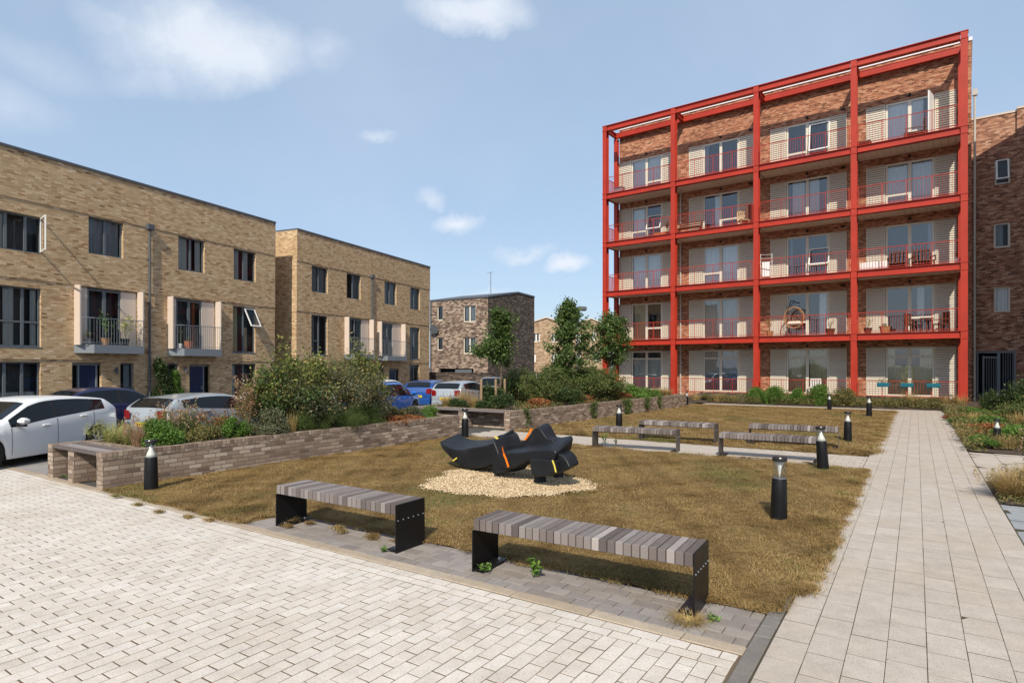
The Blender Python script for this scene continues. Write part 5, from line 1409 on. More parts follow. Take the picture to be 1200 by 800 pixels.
# ------------------------------------------------------------------ plants
def lobes_pts(n,rx,ry,h,nl=10,base=.15,lr=.36,shell=.5):
    ang=RNG.random(nl)*6.283; rad=np.sqrt(RNG.random(nl))*.72; zz=base+RNG.random(nl)*(.85-base)
    k=np.clip(1.25-zz,.35,1)                      # narrower towards the top
    C=np.stack([np.cos(ang)*rad*k*rx,np.sin(ang)*rad*k*ry,zz*h],-1)
    rr=lr*(.6+.7*RNG.random(nl))
    i=RNG.integers(0,nl,n); d=RNG.normal(size=(n,3)); d/=np.linalg.norm(d,axis=1)[:,None]
    r=(shell+(1-shell)*RNG.random(n)**.6)*rr[i]*(1+.35*RNG.normal(size=n)*.5)
    P=C[i]+d*r[:,None]*np.array([rx,ry,h*.75]); P[:,2]=np.clip(P[:,2],.02,None)
    return P,C
def shrub(name,label,loc,rx,ry,h,n,leaf,mat,nl=11,cat='shrub',group=None,aspect=.45,stem=None,flowers=None,shell=.5,lr=.36,up=.35,sr=.01):
    e=empty(name,loc,random.random()*6.28 if abs(rx-ry)<.3 else 0,label,cat,group)
    n=int(n*1.7); leaf*=1.08; P,C=lobes_pts(n,rx,ry,h,nl,lr=lr,shell=shell); V,F=leafquads(P,leaf,aspect,up); np_mesh('foliage',V,F,mat,parent=e)
    s=MB()
    for c in C:
        b0=Vector((c[0]*.12,c[1]*.12,0)); m_=Vector((c[0]*.45,c[1]*.45,c[2]*.55)); s.path([b0,m_,Vector(c)],[sr*1.3,sr,sr*.45],5)
        for k in range(3): s.tube(c,Vector(c)+Vector((random.gauss(0,.5)*rx*.4,random.gauss(0,.5)*ry*.4,abs(random.gauss(0,.4))*h*.3)),sr*.5,.002,4)
    s.build('stem',stem or M['stem'],e)
    if flowers:
        fm,fn,fs=flowers; i=RNG.integers(0,len(P),fn); Q=P[i]; Q[:,2]=np.maximum(Q[:,2],h*.45); V,F=leafquads(Q+RNG.normal(size=Q.shape)*.02,fs,.9); np_mesh('flower',V,F,fm,parent=e)
    return e
def wild(name,label,loc,rx,ry,h,n,leaf,mat,shoots=60,cat='shrub',group=None,aspect=.45,sr=.008,dry=0.12,drymat=None):
    e=empty(name,loc,0,label,cat,group); A=[];s=MB()
    for i in range(shoots):
        a=random.random()*6.283; k=math.sqrt(random.random()); H=h*(1.06-.5*k*k)*random.uniform(.6,1.1); r=k*random.uniform(.75,1.1)
        b0=Vector((math.cos(a)*rx*.22*k,math.sin(a)*ry*.22*k,0)); tip=Vector((math.cos(a)*rx*r,math.sin(a)*ry*r,H)); mid=b0.lerp(tip,.5); mid.z=H*.62; mid+=Vector((random.gauss(0,.05),random.gauss(0,.05),0))
        s.path([b0,mid,tip],[sr,sr*.6,sr*.25],4); A.append((b0,mid,tip))
        for q in range(2):
            f=random.uniform(.35,.9); v=b0.lerp(mid,f*2) if f<.5 else mid.lerp(tip,f*2-1); t2=v+Vector((random.gauss(0,.2)*rx,random.gauss(0,.2)*ry,random.uniform(.02,.22)*h)); s.tube(v,t2,sr*.4,sr*.15,4); A.append((v,v.lerp(t2,.5),t2))
    s.build('stem',M['stem'],e)
    n=int(n*1.5); B0=np.array([x[0] for x in A]);B1=np.array([x[1] for x in A]);B2=np.array([x[2] for x in A]); i=RNG.integers(0,len(A),n); f=(RNG.random(n)**.75)[:,None]
    P=np.where(f<.5,B0[i]*(1-2*f)+B1[i]*2*f,B1[i]*(2-2*f)+B2[i]*(2*f-1)); P=P+RNG.normal(size=(n,3))*(.035+.03*h)*np.array([1,1,.8]); P[:,2]=np.clip(P[:,2],.02,None)
    V,F=leafquads(P,leaf,aspect,.3,.9); mi=(RNG.random(n)<dry).astype(int) if drymat else None
    np_mesh('foliage',V,F,[mat,drymat] if drymat else mat,parent=e,mi=mi); return e
def tuft(name,label,loc,n,h,spread,mat,w=.004,plume=None,cat='ornamental grass',group=None,base=.12,curve=1.0):
    e=empty(name,loc,random.random()*6,label,cat,group)
    a=RNG.random(n)*6.283; r0=base*np.sqrt(RNG.random(n)); hh=h*(.5+.6*RNG.random(n)); sp=spread*(.25+.9*RNG.random(n))*curve
    x0=np.cos(a)*r0; y0=np.sin(a)*r0; a2=a+RNG.normal(size=n)*.5; dx=np.cos(a2);dy=np.sin(a2)
    S=6; V=[];ts=np.linspace(0,1,S)
    ww=w*(.6+.8*RNG.random(n))
    arr=np.empty((n,S,2,3))
    for k,t in enumerate(ts):
        x=x0+dx*sp*t**1.8; y=y0+dy*sp*t**1.8; z=hh*(t-.38*t**3*(sp/spread))
        wk=ww*(1-t*.85)
        arr[:,k,0]=np.stack([x-dy*wk,y+dx*wk,z],-1); arr[:,k,1]=np.stack([x+dy*wk,y-dx*wk,z],-1)
    idx=np.arange(n*S*2).reshape(n,S,2)
    F=np.stack([idx[:,:-1,0],idx[:,:-1,1],idx[:,1:,1],idx[:,1:,0]],-1).reshape(-1,4)
    np_mesh('blades',arr.reshape(-1,3),F,mat,np.repeat(RNG.random(n),S-1),parent=e)
    if plume:
        pm,pn=plume; i=RNG.integers(0,n,pn); top=arr[i,-1,0]; m=26
        P=np.repeat(top,m,0)+np.concatenate([RNG.normal(size=(pn*m,2))*.012,-(RNG.random((pn*m,1)))*.16+.10],1)
        V2,F2=leafquads(P,.016,.35); np_mesh('plume',V2,F2,pm,parent=e)
    return e
def stalks(name,label,loc,n,h,spread,mat,leafmat,cat='plant',group=None,leafn=30,leaf=.02,headmat=None,side=True):
    e=empty(name,loc,random.random()*6,label,cat,group); s=MB(); pts=[]; heads=[]
    for i in range(n):
        a=random.random()*6.28; r=spread*math.sqrt(random.random()); b0=Vector((r*.35*math.cos(a),r*.35*math.sin(a),0)); H=h*(.6+.45*random.random())
        tip=Vector((r*math.cos(a),r*math.sin(a),H)); mid=b0.lerp(tip,.5)+Vector((random.gauss(0,.03),random.gauss(0,.03),0)); s.path([b0,mid,tip],[.006,.0045,.002],4)
        for k in range(leafn):
            f=random.random(); v=b0.lerp(mid,f*2) if f<.5 else mid.lerp(tip,f*2-1); pts.append(v+Vector((random.gauss(0,.03),random.gauss(0,.03),random.gauss(0,.02))))
        for k in range(12): heads.append(tip+Vector((random.gauss(0,.022),random.gauss(0,.022),random.gauss(-.03,.05))))
        if side:
            for k in range(3):
                f=.45+.5*random.random(); v=b0.lerp(tip,f); t2=v+Vector((random.gauss(0,.08),random.gauss(0,.08),.08+random.random()*.1)); s.tube(v,t2,.003,.0015,4)
                for q in range(6): heads.append(t2+Vector((random.gauss(0,.015),random.gauss(0,.015),random.gauss(0,.02))))
    s.build('stem',mat,e)
    V,F=leafquads(np.array([tuple(p) for p in pts]),leaf,.35)
    if headmat:
        V2,F2=leafquads(np.array([tuple(p) for p in heads]),leaf*.8,.8); mi=[0]*len(F)+[1]*len(F2)
        np_mesh('foliage',np.concatenate([V,V2]),np.concatenate([F,F2+len(V)]),[leafmat,headmat],parent=e,mi=mi)
    else: np_mesh('foliage',V,F,leafmat,parent=e)
    return e
def dup(src,loc,label,sc=1.0,rz=None,group=None):
    c=copy_tree(src); c.location=loc; s=sc if isinstance(sc,tuple) else (sc,sc,sc); c.scale=s; c.rotation_euler=(0,0,random.random()*6.28 if rz is None else rz); c['label']=label
    if group: c['group']=group
    return c
zs=.51
GP1='plants in the near brick planter'
# near planter: left end
tuft('ornamental_grass','yellow-green arching grass right behind the near timber seat, leftmost plant of the planter',CT(-12.55,5.32,zs),700,.50,.36,M['leaf_lime'],.0035,(M['leaf_lime'],30),group=GP1)
tuft('ornamental_grass','second pale yellow-green grass beside the first, nearer the green bush',CT(-12.05,5.42,zs),650,.44,.34,M['leaf_lime'],.0035,(M['leaf_straw'],22),group=GP1)
tuft('ornamental_grass','pinkish plume grass left of the bright green bush',CT(-11.68,5.38,zs),420,.60,.22,M['leaf_pink'],.0035,(M['leaf_pink'],60),group=GP1)
shrub('bushy_plant','bright green rounded leafy bush at the planter corner above the bollard',CT(-11.28,5.55,zs),.42,.40,.50,3800,.022,M['leaf_bright'],12,group=GP1,stem=M['stem_green'],shell=.6)
stalks('flowering_plant','pink-tinged flower stems rising behind the bright green bush',CT(-11.75,6.0,zs),34,.78,.42,M['stem_green'],M['leaf_bright'],headmat=M['leaf_pink'],group=GP1,leafn=26)
shrub('bushy_plant','low grey-green bush to the right of the bright green one',CT(-11.3,6.35,zs),.40,.42,.40,2600,.022,M['leaf_mixed'],11,group=GP1)
stalks('flowering_plant','red and yellow flower stems below the pale silver hatchback',CT(-11.9,6.7,zs),26,.50,.4,M['stem_green'],M['leaf_lime'],headmat=M['leaf_rust'],group=GP1)
shrub('bushy_plant','green-yellow mixed bush left of the tall brown seed stems',CT(-11.35,7.0,zs),.40,.40,.50,2600,.022,M['leaf_bright'],11,group=GP1)
stalks('seed_stems','tall brown seed-head stems standing over the planter wall before the silver hatchback',CT(-11.5,7.35,zs),20,1.22,.26,M['stem'],M['leaf_rust'],headmat=M['leaf_pink'],group=GP1,leafn=24,leaf=.024)
shrub('bushy_plant','grey-leaved sage-like bush just right of the brown seed stems',CT(-11.25,7.75,zs),.46,.45,.60,3400,.022,M['leaf_grey'],12,group=GP1)
tuft('ornamental_grass','upright straw-coloured grass in front of the feathery green plants',CT(-11.15,8.15,zs),240,.62,.14,M['leaf_straw'],.0035,group=GP1)
for i,(q,p,h,lab) in enumerate(((-11.3,8.55,.62,'feathery dark green plant, first of the run along the near wall'),(-11.2,9.2,.68,'feathery dark green plant, second along the near wall, left of the middle'),(-11.15,9.85,.66,'feathery dark green plant drooping over the wall in the middle of the run'),(-11.2,10.5,.6,'feathery dark green plant at the right end of the run'))):
    e=shrub('feathery_plant',lab,CT(q,p,zs-.03),.50,.48,h,7000,.018,M['leaf_fennel'],13,group=GP1,aspect=.16,stem=M['stem_green'],shell=.2,lr=.4,up=.1)
BIG=[(-11.95,8.35,.8,.8,1.35,4200,'leaf_olive','tall olive-green shrub with arching shoots, leftmost of the tall ones, over the silver cars'),
     (-12.0,9.05,1.1,1.0,1.95,7000,'leaf_olive','tall olive-green shrub in the middle, in front of the narrow gap between the houses'),
     (-11.7,9.9,1.0,.9,1.75,5600,'leaf_grey','tall dusty grey-green shrub full of twigs right of the middle'),
     (-11.9,10.75,.75,.8,1.95,5200,'leaf_olive','tall yellow-green shrub at the right end of the tall ones beside the blue people carrier'),
     (-11.5,8.7,.9,.6,1.2,4200,'leaf_grey','twiggy grey shrub of middle height behind the feathery plants'),
     (-11.45,10.7,.75,.6,1.2,4200,'leaf_grey','grey-green twiggy shrub of middle height above the rusty ground plants'),
     (-11.7,8.4,.9,.8,1.45,3800,'leaf_dark','darker leafy shrub between the two leftmost tall shrubs')]
for (q,p,rx,ry,h,n,m,lab) in BIG:
    wild('shrub',lab,CT(q,p,zs),rx,ry,h,n,.036 if m!='leaf_grey' else .024,M[m],70,group=GP1,aspect=.5,dry=.07,drymat=M['leaf_straw'] if m!='leaf_dark' else None)
shrub('bushy_plant','rust-red low plant along the wall below the tall shrubs',CT(-11.25,11.3,zs),.55,.45,.22,2400,.02,M['leaf_rust'],11,group=GP1)
shrub('bushy_plant','second rust-red low plant, further right along the wall',CT(-11.25,12.0,zs),.45,.42,.22,1800,.02,M['leaf_rust'],10,group=GP1)
shrub('bushy_plant','small grey-green bush below the blue people carrier',CT(-11.5,12.3,zs),.45,.42,.38,2200,.024,M['leaf_grey'],10,group=GP1)
shrub('bushy_plant','dark green low bush at the right end of the near planter',CT(-11.45,12.95,zs),.45,.40,.34,2600,.024,M['leaf_bright'],11,group=GP1)
shrub('bushy_plant','dull green low bush hiding the back of the near planter',CT(-12.3,12.5,zs),.5,.5,.4,2200,.026,M['leaf_mixed'],10,group=GP1)
for (q,p,lab) in ((-12.5,6.3,'low mixed bush at the back of the planter behind the pink stems'),(-12.5,7.4,'low mixed bush at the back of the planter behind the brown stems')):
    shrub('bushy_plant',lab,CT(q,p,zs),.5,.45,.42,2200,.024,M['leaf_mixed'],10,group=GP1)
stuff=[]
def cover(name,label,q0,q1,p0,p1,z,n,size,mat,hh=.12,cat='ground cover'):
    pts=np.stack([q0+RNG.random(n)*(q1-q0),p0+RNG.random(n)*(p1-p0),z+RNG.random(n)**1.5*hh],-1)
    k=nz(pts[:,0]*1.3,pts[:,1]*1.3)>-.35; pts=pts[k]; V,F=leafquads(pts,size,.4); o=np_mesh(name,V,F,mat); o.rotation_euler=(0,0,COURT_ROT); return tag(o,label,cat,kind='stuff')
cover('ground_cover','low leaf litter and weeds over the near planter soil',-12.8,-11.12,5.2,13.3,zs,9000,.022,M['leaf_mixed'])
cover('ground_cover','low weeds over the far planter soil',-14.4,-10.4,16.3,29.6,zs,16000,.035,M['leaf_mixed'],.2)

# far planter
GP2='plants in the far brick planter'
pr1=wild('wild_shrub','dense dark green wild shrub behind the middle young tree',CT(-12.2,21.3,zs),1.05,1.0,1.45,6000,.04,M['leaf_fennel'],60,group=GP2,dry=.22,drymat=M['leaf_mixed'])
pr2=shrub('wild_shrub','mid green leafy shrub at the left end of the far planter beside the stakes',CT(-12.6,17.6,zs),.8,.7,.75,2600,.04,M['leaf_dark'],12,group=GP2)
pr3=shrub('wild_shrub','rust-brown low shrub behind the wall left of the middle young tree',CT(-11.2,18.6,zs),.8,.6,.32,2000,.035,M['leaf_rust'],11,group=GP2)
pr4=tuft('wild_grass','tall dry straw grass at the front left of the far planter',CT(-13.6,17.2,zs),420,.72,.42,M['leaf_straw'],.008,(M['leaf_pink'],26),group=GP2,base=.2)
pr5=shrub('wild_shrub','bright green low shrub near the leftmost red post',CT(-10.9,26.4,zs),.9,.8,.65,2800,.04,M['leaf_bright'],12,group=GP2)
dup(pr4,CT(-12.9,17.0,zs),'straw grass just left of the wooden stakes',.8); dup(pr4,CT(-14.1,16.9,zs),'orange-brown grass above the seat end, by the silver hatchback',(.7,.7,.75))
dup(pr2,CT(-11.7,16.9,zs),'leafy green shrub close above the wall corner, right of the stakes',(.7,.7,.7)); dup(pr2,CT(-13.4,16.7,zs),'low green plant behind the long timber seat',(.8,.6,.42)); dup(pr2,CT(-12.3,16.6,zs),'low green plant at the middle of the seat back',(.8,.6,.4))
dup(pr1,CT(-11.7,19.4,zs),'dull green shrub right of the left young tree',(.85,.85,.85)); dup(pr1,CT(-11.3,22.7,zs),'dark shrub in front of the foot of the middle young tree',(.95,.95,.95))
dup(pr1,CT(-11.3,24.4,zs),'big dark shrub between the middle and right young trees',(1.0,1.0,.95)); dup(pr1,CT(-12.6,24.8,zs),'dark shrub at the back between the two right-hand young trees',(1.1,1.1,1.0)); dup(pr1,CT(-12.8,19.6,zs),'twiggy shrub at the back behind the left young tree',(.9,.9,.95))
dup(pr1,CT(-12.9,23.1,zs),'tall loose shrub at the back beside the middle young tree',(1.0,1.0,1.25))
dup(pr2,CT(-11.1,20.7,zs),'leafy mound overhanging the wall left of the middle young tree',(.9,.8,.8)); dup(pr3,CT(-11.1,21.6,zs),'rusty low shrub at the wall below the middle young tree',(.8,.8,1)); dup(pr3,CT(-11.0,25.3,zs),'rusty low shrub below the right young tree',(.8,.8,1))
dup(pr5,CT(-10.6,27.7,zs),'green shrub just left of the second red post foot',(.8,.8,.7)); dup(pr4,CT(-10.5,28.6,zs),'straw grass at the far end of the far planter',(.9,.9,.8)); dup(pr4,CT(-10.3,29.3,zs),'last straw grass at the end of the far planter wall',(.8,.8,.7)); dup(pr4,CT(-12.3,20.4,zs),'pinkish plume grass between the left and middle young trees',(.9,.9,1.1))
dup(pr4,CT(-12.3,28.6,zs),'straw grass against the leftmost ground-floor window',(1.0,1.0,.9)); dup(pr2,CT(-12.5,27.3,zs),'leafy shrub behind the right young tree',(1.0,1.0,.9))
# trailing vines on the wall
def vine(label,p,w,hgt):
    q=-10.44+(p-15.5)*.0607+.03; n=int(260*w/.3); n=int(n*1.3); tt=RNG.random(n)**1.4; pts=np.stack([np.abs(RNG.normal(size=n))*.07,RNG.normal(size=n)*w*.34*(1.15-.75*tt)+.08*np.sin(tt*7+p),.66-tt*hgt],-1)
    e=empty('trailing_plant',CT(q,p,0),COURT_ROT,label,'climbing plant','vines trailing over the far planter wall'); V,F=leafquads(pts,.03,.55); np_mesh('foliage',V,F,M['leaf_fennel'],parent=e)
    s=MB(); 
    for k in range(4): y=(k-1.5)*w/5; s.path([(-.05,y,.66),(.02,y,.62),(.03,y+.03,.64-hgt*.8)],.006,4)
    s.build('stem',M['stem'],e)
for p,w,h,lab in ((16.35,.22,.55,'narrow vine trailing down close to the corner of the far planter'),(20.6,.45,.6,'broad bright vine trailing down the middle of the far wall'),(23.4,.7,.62,'widest vine mass over the far wall behind a bollard'),(25.3,.4,.5,'vine over the far wall right of the widest mass'),(26.6,.3,.5,'slim vine near the far end of the far wall')): vine(lab,p,w,h)
# trees
def tree(label,loc,h,trunk_h,crown,nleaf,leaf,nl=22,arm=None,tr=.045):
    e=empty('young_tree',loc,random.random(),label,'tree','young trees in the far planter'); s=MB(); pts=[]
    tp=[Vector((0,0,0))]; 
    for k in range(1,6): tp.append(Vector((random.gauss(0,.03),random.gauss(0,.03),h*.93*k/5)))
    s.path(tp,[tr,tr*.85,tr*.65,tr*.45,tr*.3,tr*.12],8); s.build('trunk',M['bark'],e)
    b=MB()
    for i in range(nl):
        f=i/(nl-1); z=trunk_h+(h*.93-trunk_h)*f; rad=crown(f)*(.65+.6*random.random()); a=i*2.4+random.gauss(0,.3); 
        k=min(4.999,z/(h*.93)*5); base=tp[int(k)].lerp(tp[int(k)+1],k-int(k)); d=Vector((math.cos(a),math.sin(a),.55+.5*f)); tip=base+d.normalized()*rad*1.2
        mid=base.lerp(tip,.5)+Vector((0,0,-.04)); b.path([base,mid,tip],[.016,.011,.004],5)
        for c in range(4):
            f2=.4+.7*random.random(); cc=base.lerp(tip,f2)+Vector((random.gauss(0,.09),random.gauss(0,.09),random.gauss(0,.09)))
            m=int(nleaf/nl/4); r=.12+.14*random.random(); dd=RNG.normal(size=(m,3)); pts.append(np.array(cc)+dd*r*.62)
    if arm:
        tip=Vector(arm); base=tp[3]; b.path([base,base.lerp(tip,.5)+Vector((0,0,-.05)),tip],[.014,.009,.004],5)
        for c in range(5): cc=base.lerp(tip,.55+.1*c); pts.append(np.array(cc)+RNG.normal(size=(110,3))*.13)
    b.build('limb',M['bark'],e)
    V,F=leafquads(np.concatenate(pts),leaf,.55,.3); np_mesh('crown',V,F,M['leaf_tree'],parent=e); return e
tree('leftmost young tree with a side branch, standing by timber stakes against the dark brick house',CT(-12.5,18.0,zs),3.55,1.55,lambda f:.55*(1-.55*f)*(.6+1.6*f*(1-f)),5200,.055,arm=(-.95,-.1,2.05)).rotation_euler=(0,0,0)
tree('tallest young tree, the middle one, bushy almost to the ground',CT(-12.0,22.3,zs),4.35,1.0,lambda f:1.0*(1-.85*f)*(.7+.9*f*(1-f)*2),9000,.06,34)
tree('rightmost young tree with a rounded crown before the leftmost red post',CT(-11.62,25.6,zs),3.75,1.45,lambda f:1.05*math.sqrt(max(0.05,1-(2*f-.85)**2))*.85,7600,.06,26)
for (px,Y,lab) in ((564,21.0,'leftmost of the timber tree stakes'),(581,21.3,'middle timber tree stake'),(591.5,21.9,'rightmost timber tree stake')):
    P=at(px,Y); s=MB(); s.lathe([(.045,0),(.045,1.0),(.03,1.03),(0,1.035)],10); o=s.build('tree_stake',M['stake'],loc=(P.x,P.y,zs)); tag(o,lab,'stake','stakes round the young tree')
# clipped round shrubs and bed in front of the flats
GF='round shrubs in front of the flats'
cb=[(886,1.0,.62,'leftmost small round clipped shrub in front of the flats'),(908,1.35,.70,'broad clipped shrub, second from the left in front of the flats'),(935,.9,.6,'clipped shrub in the gap left of the big round one'),(961,1.15,.85,'largest round clipped shrub behind the small bollard'),(989,1.2,.7,'looser rounded shrub at the right of the clipped row')]
for (px,w,h,lab) in cb:
    a=(px-CX)/FOC; p=34.0; q=qline(px,p); shrub('clipped_shrub',lab,CT(q,p,.02),w*.66,w*.55,h*1.25,4600,.032,M['leaf_bright'] if px!=989 else M['leaf_mixed'],14,group=GF,shell=.75,lr=.42)
k=0
fb1=tuft('wild_grass','dry grass clump in the bed left of the clipped shrubs',CT(qline(842,33.9),33.9,.1),260,.55,.4,M['leaf_straw'],.009,group='bed plants along the flats',base=.3)
fb2=shrub('low_shrub','low dry shrub in the bed under the teal boxes',CT(qline(1060,34),34.0,.1),.7,.45,.38,1500,.03,M['leaf_mixed'],10,group='bed plants along the flats')
fb3=tuft('wild_grass','tall straw grass clump in front of the middle teal box',CT(qline(1066,34),34.2,.12),300,.85,.4,M['leaf_straw'],.008,(M['leaf_straw'],20),group='bed plants along the flats',base=.25)
for px,src,sc,lab in ((815,fb1,.8,'dry grass clump nearest the end of the far planter'),(860,fb1,.7,'dry grass clump just left of the clipped row'),(828,fb2,.8,'low shrub between dry grasses left of the clipped row'),(1008,fb2,.8,'low shrub right of the clipped row beside the red post'),(1024,fb2,.75,'low shrub under the leftmost teal box'),(1042,fb2,.85,'low shrub between the leftmost and middle teal boxes'),(1080,fb2,.8,'low shrub between the middle and rightmost teal boxes'),(1096,fb2,1.0,'low shrub under the rightmost teal box'),(1034,fb1,.6,'short dry grass under the leftmost teal box'),(1112,fb3,.8,'straw grass in front of the rightmost red post'),(1125,fb3,.9,'straw grass touching the rightmost red post')):
    dup(src,CT(qline(px,34.1),34.1,.12),lab,sc)
# right-hand beds
GR='wild plants in the right-hand bed'
r1=shrub('wild_shrub','bright green mound at the path edge, nearest green plant to the head of the path',CT(1.9,24.2,.03),.85,.75,.42,3200,.03,M['leaf_bright'],12,group=GR)
r2=shrub('wild_shrub','rust-red mound behind the bright green one at the path edge',CT(1.75,22.0,.03),.85,.7,.34,2800,.03,M['leaf_rust'],12,group=GR)
r3=wild('wild_shrub','dark olive shrub in the middle of the right-hand bed',CT(3.6,23.0,.03),1.0,.95,1.05,5600,.034,M['leaf_fennel'],60,group=GR,dry=.3,drymat=M['leaf_mixed'])
r4=tuft('wild_grass','brown dry grass in front of the half-hidden bollard',CT(2.6,18.9,.03),600,.62,.42,M['leaf_straw'],.006,(M['leaf_straw'],24),group=GR,base=.3)
r5=wild('wild_shrub','tall dark green leafy shrub in front of the entrance gate',CT(3.6,29.5,.05),.95,.9,1.6,6000,.042,M['leaf_dark'],60,group=GR,dry=.01,drymat=M['flower_white'])
r6=shrub('wild_shrub','second bright green mound further down the path edge',CT(2.1,19.9,.03),.85,.7,.44,3200,.03,M['leaf_bright'],12,group=GR)
dl=[(r5,5.2,29.0,1.0,'tall dark shrub at the right frame edge before the gate'),(r5,2.6,30.6,.62,'dark shrub beside the foot of the rightmost red post'),(r3,5.0,25.5,1.1,'dark olive shrub at the back right of the bed'),(r3,3.0,26.8,.8,'olive shrub behind the path-head mound'),(r3,4.6,20.6,.9,'olive shrub at the right frame edge behind the bollard'),(r3,6.2,23.5,1.1,'olive shrub cut by the right frame edge'),
    (r4,1.7,26.2,.7,'dry grass at the path head, left of the bed'),(r4,3.6,19.2,1.0,'dry brown grass right of the half-hidden bollard'),(r4,2.9,24.8,1.0,'tall brown grass between the olive shrubs'),(r4,4.3,27.4,1.1,'tall brown grass before the tall dark shrubs'),(r4,1.8,18.7,.6,'low dry grass at the near left corner of the bed'),(r4,5.2,18.8,.9,'dry grass at the near right of the bed'),
    (r2,3.2,18.3,.9,'rust-red plant at the near edge of the bed by the paving'),(r2,4.6,18.2,.9,'rust-red plant at the near edge against the right frame edge'),(r1,2.7,28.2,.9,'green mound under the bollard at the head of the path'),(r1,3.5,21.0,1.0,'green mound behind the half-hidden bollard'),(r6,4.0,18.9,.8,'green mound between the bollard and the frame edge'),(r6,1.9,29.6,.7,'low green mound left of the rightmost red post'),
    (r2,1.6,20.9,.7,'small rust-red clump between the two bright green mounds'),(r4,5.9,21.5,1.2,'pinkish tall grass at the right frame edge'),(r1,1.8,31.2,.7,'green mound at the very head of the path'),(r3,6.6,27,1.2,'broad olive shrub at the right frame edge in front of the plum-brick wall')]
dl+=[(r4,1.15,20.2,.55,'small dry grass leaning over the path edge beside the second bright green mound'),(r6,1.3,18.6,.6,'green plant at the near left corner of the bed, over the path edge'),(r4,1.2,22.9,.5,'short dry grass at the path edge before the rust-red mound'),(r1,1.25,25.6,.6,'little green mound spilling over the path edge'),(r2,1.2,27.4,.6,'little rust-red plant at the path edge near its head'),(r3,2.6,20.2,.55,'small olive shrub just left of the half-hidden bollard'),(r4,3.4,18.3,.8,'dry grass hiding the foot of the half-hidden bollard')]
for (s,q,p,sc,lab) in dl: dup(s,CT(q,p,.04),lab,sc)
cover('ground_cover','low mixed weeds covering the far right-hand bed',.95,9,17.6,33.5,.04,70000,.042,M['leaf_mixed'],.30)
cover('ground_cover','low green and brown weeds covering the near right-hand bed',1.0,7,11.15,13.35,.03,9000,.026,M['leaf_mixed'],.10)
cover('ground_cover','low weeds in the bed along the foot of the flats',-9.5,1.0,33.3,36.5,.1,34000,.04,M['leaf_mixed'],.30)
# near right clump
GN='plants in the near right-hand bed'
n1=tuft('dry_grass','golden dry grass spilling on to the path at the right frame edge',CT(1.30,11.9,.01),1500,.50,.42,M['leaf_straw'],.0042,(M['leaf_straw'],24),group=GN,base=.26)
dup(n1,CT(1.75,11.5,.03),'golden dry grass beside the first clump, nearer the viewer',.9); dup(n1,CT(1.6,12.6,.03),'golden dry grass behind the first clump',.95); dup(n1,CT(2.3,11.3,.03),'dry grass cut by the right frame edge',.9)
shrub('low_shrub','green low plant in the near right-hand bed at the frame edge',CT(2.1,12.4,.03),.6,.5,.38,2600,.025,M['leaf_mixed'],12,group=GN)
shrub('low_shrub','second green low plant right at the frame edge beside the dry grass',CT(2.9,11.9,.03),.6,.5,.4,2600,.025,M['leaf_fennel'],12,group=GN)
stalks('dead_stem','tall dead reddish-brown stem rising from the golden grass by the path',CT(1.42,11.9,.03),9,1.15,.14,M['stem'],M['leaf_rust'],headmat=M['leaf_pink'],group=GN)
stalks('dead_stem','thin dead brown stems at the right of the golden grass',CT(2.0,12.2,.03),6,.7,.25,M['stem'],M['leaf_rust'],headmat=M['leaf_pink'],group=GN)
# climber on the house front
cl=shrub('climbing_shrub','dark green climbing shrub growing round the full-height downpipe',HLp(th(182),-.35,0),.75,.4,2.5,3000,.05,M['leaf_dark'],16,lr=.25); cl.rotation_euler=(0,0,HROT)
cl=shrub('climbing_shrub','lighter bush right of the climbing shrub by the second front door',HLp(th(196),-.5,0),.5,.4,1.9,1600,.05,M['leaf_bright'],12,lr=.27); cl.rotation_euler=(0,0,HROT)
# weeds by the near bench
def weed(label,px,py,h,n,leaf,spread):
    P=G(px,py); e=empty('weed',(P.x,P.y,.0),random.random()*6,label,'weed','weeds on the grey paving'); s=MB(); V=[];F=[]
    pts=[]
    for i in range(n):
        a=random.random()*6.28; tip=Vector((spread*math.cos(a)*random.uniform(.3,1),spread*math.sin(a)*random.uniform(.3,1),h*random.uniform(.5,1.05))); s.path([(0,0,0),tip*.5+Vector((0,0,h*.1)),tip],[.004,.003,.0015],5)
        for k in range(5): f=.35+.16*k; pts.append((0+tip.x*f,tip.y*f,tip.z*min(1,f*1.1)))
    s.build('stem',M['stem_green'],e); V,F=leafquads(np.array(pts)+RNG.normal(size=(len(pts),3))*.008,leaf,.42,.8); np_mesh('leaf',V,F,M['leaf_bright'],parent=e)
weed('leafy green weed standing upright under the nearest bench',628,676,.19,7,.045,.09)
weed('low spreading green weed at the left leg of the nearest bench',568,670,.09,8,.026,.10)
weed('tiny green weed at the right front foot of the left near bench',450,646,.06,7,.02,.06)
weed('tiny green weed right of the nearest bench',834,727,.06,6,.022,.06)
weed('weed growing out of the cross path beside a far bench',709,520,.34,7,.04,.12)
weed('small weed under the middle of the same far bench',722,521,.16,5,.03,.08)
weed('green weed inside the left niche of the near timber seat',82,561,.10,9,.03,.22)
e=tuft('straw_heap','heap of dry straw at the right front foot of the nearest bench',G(806,729)+Vector((0,0,0)),420,.07,.17,M['leaf_straw'],.0022,cat='straw',base=.09)
e=tuft('straw_tuft','dry grass tuft at the left front foot of the left near bench',G(338,612)+Vector((0,0,0)),300,.09,.11,M['leaf_straw'],.0022,cat='dry grass',base=.07)

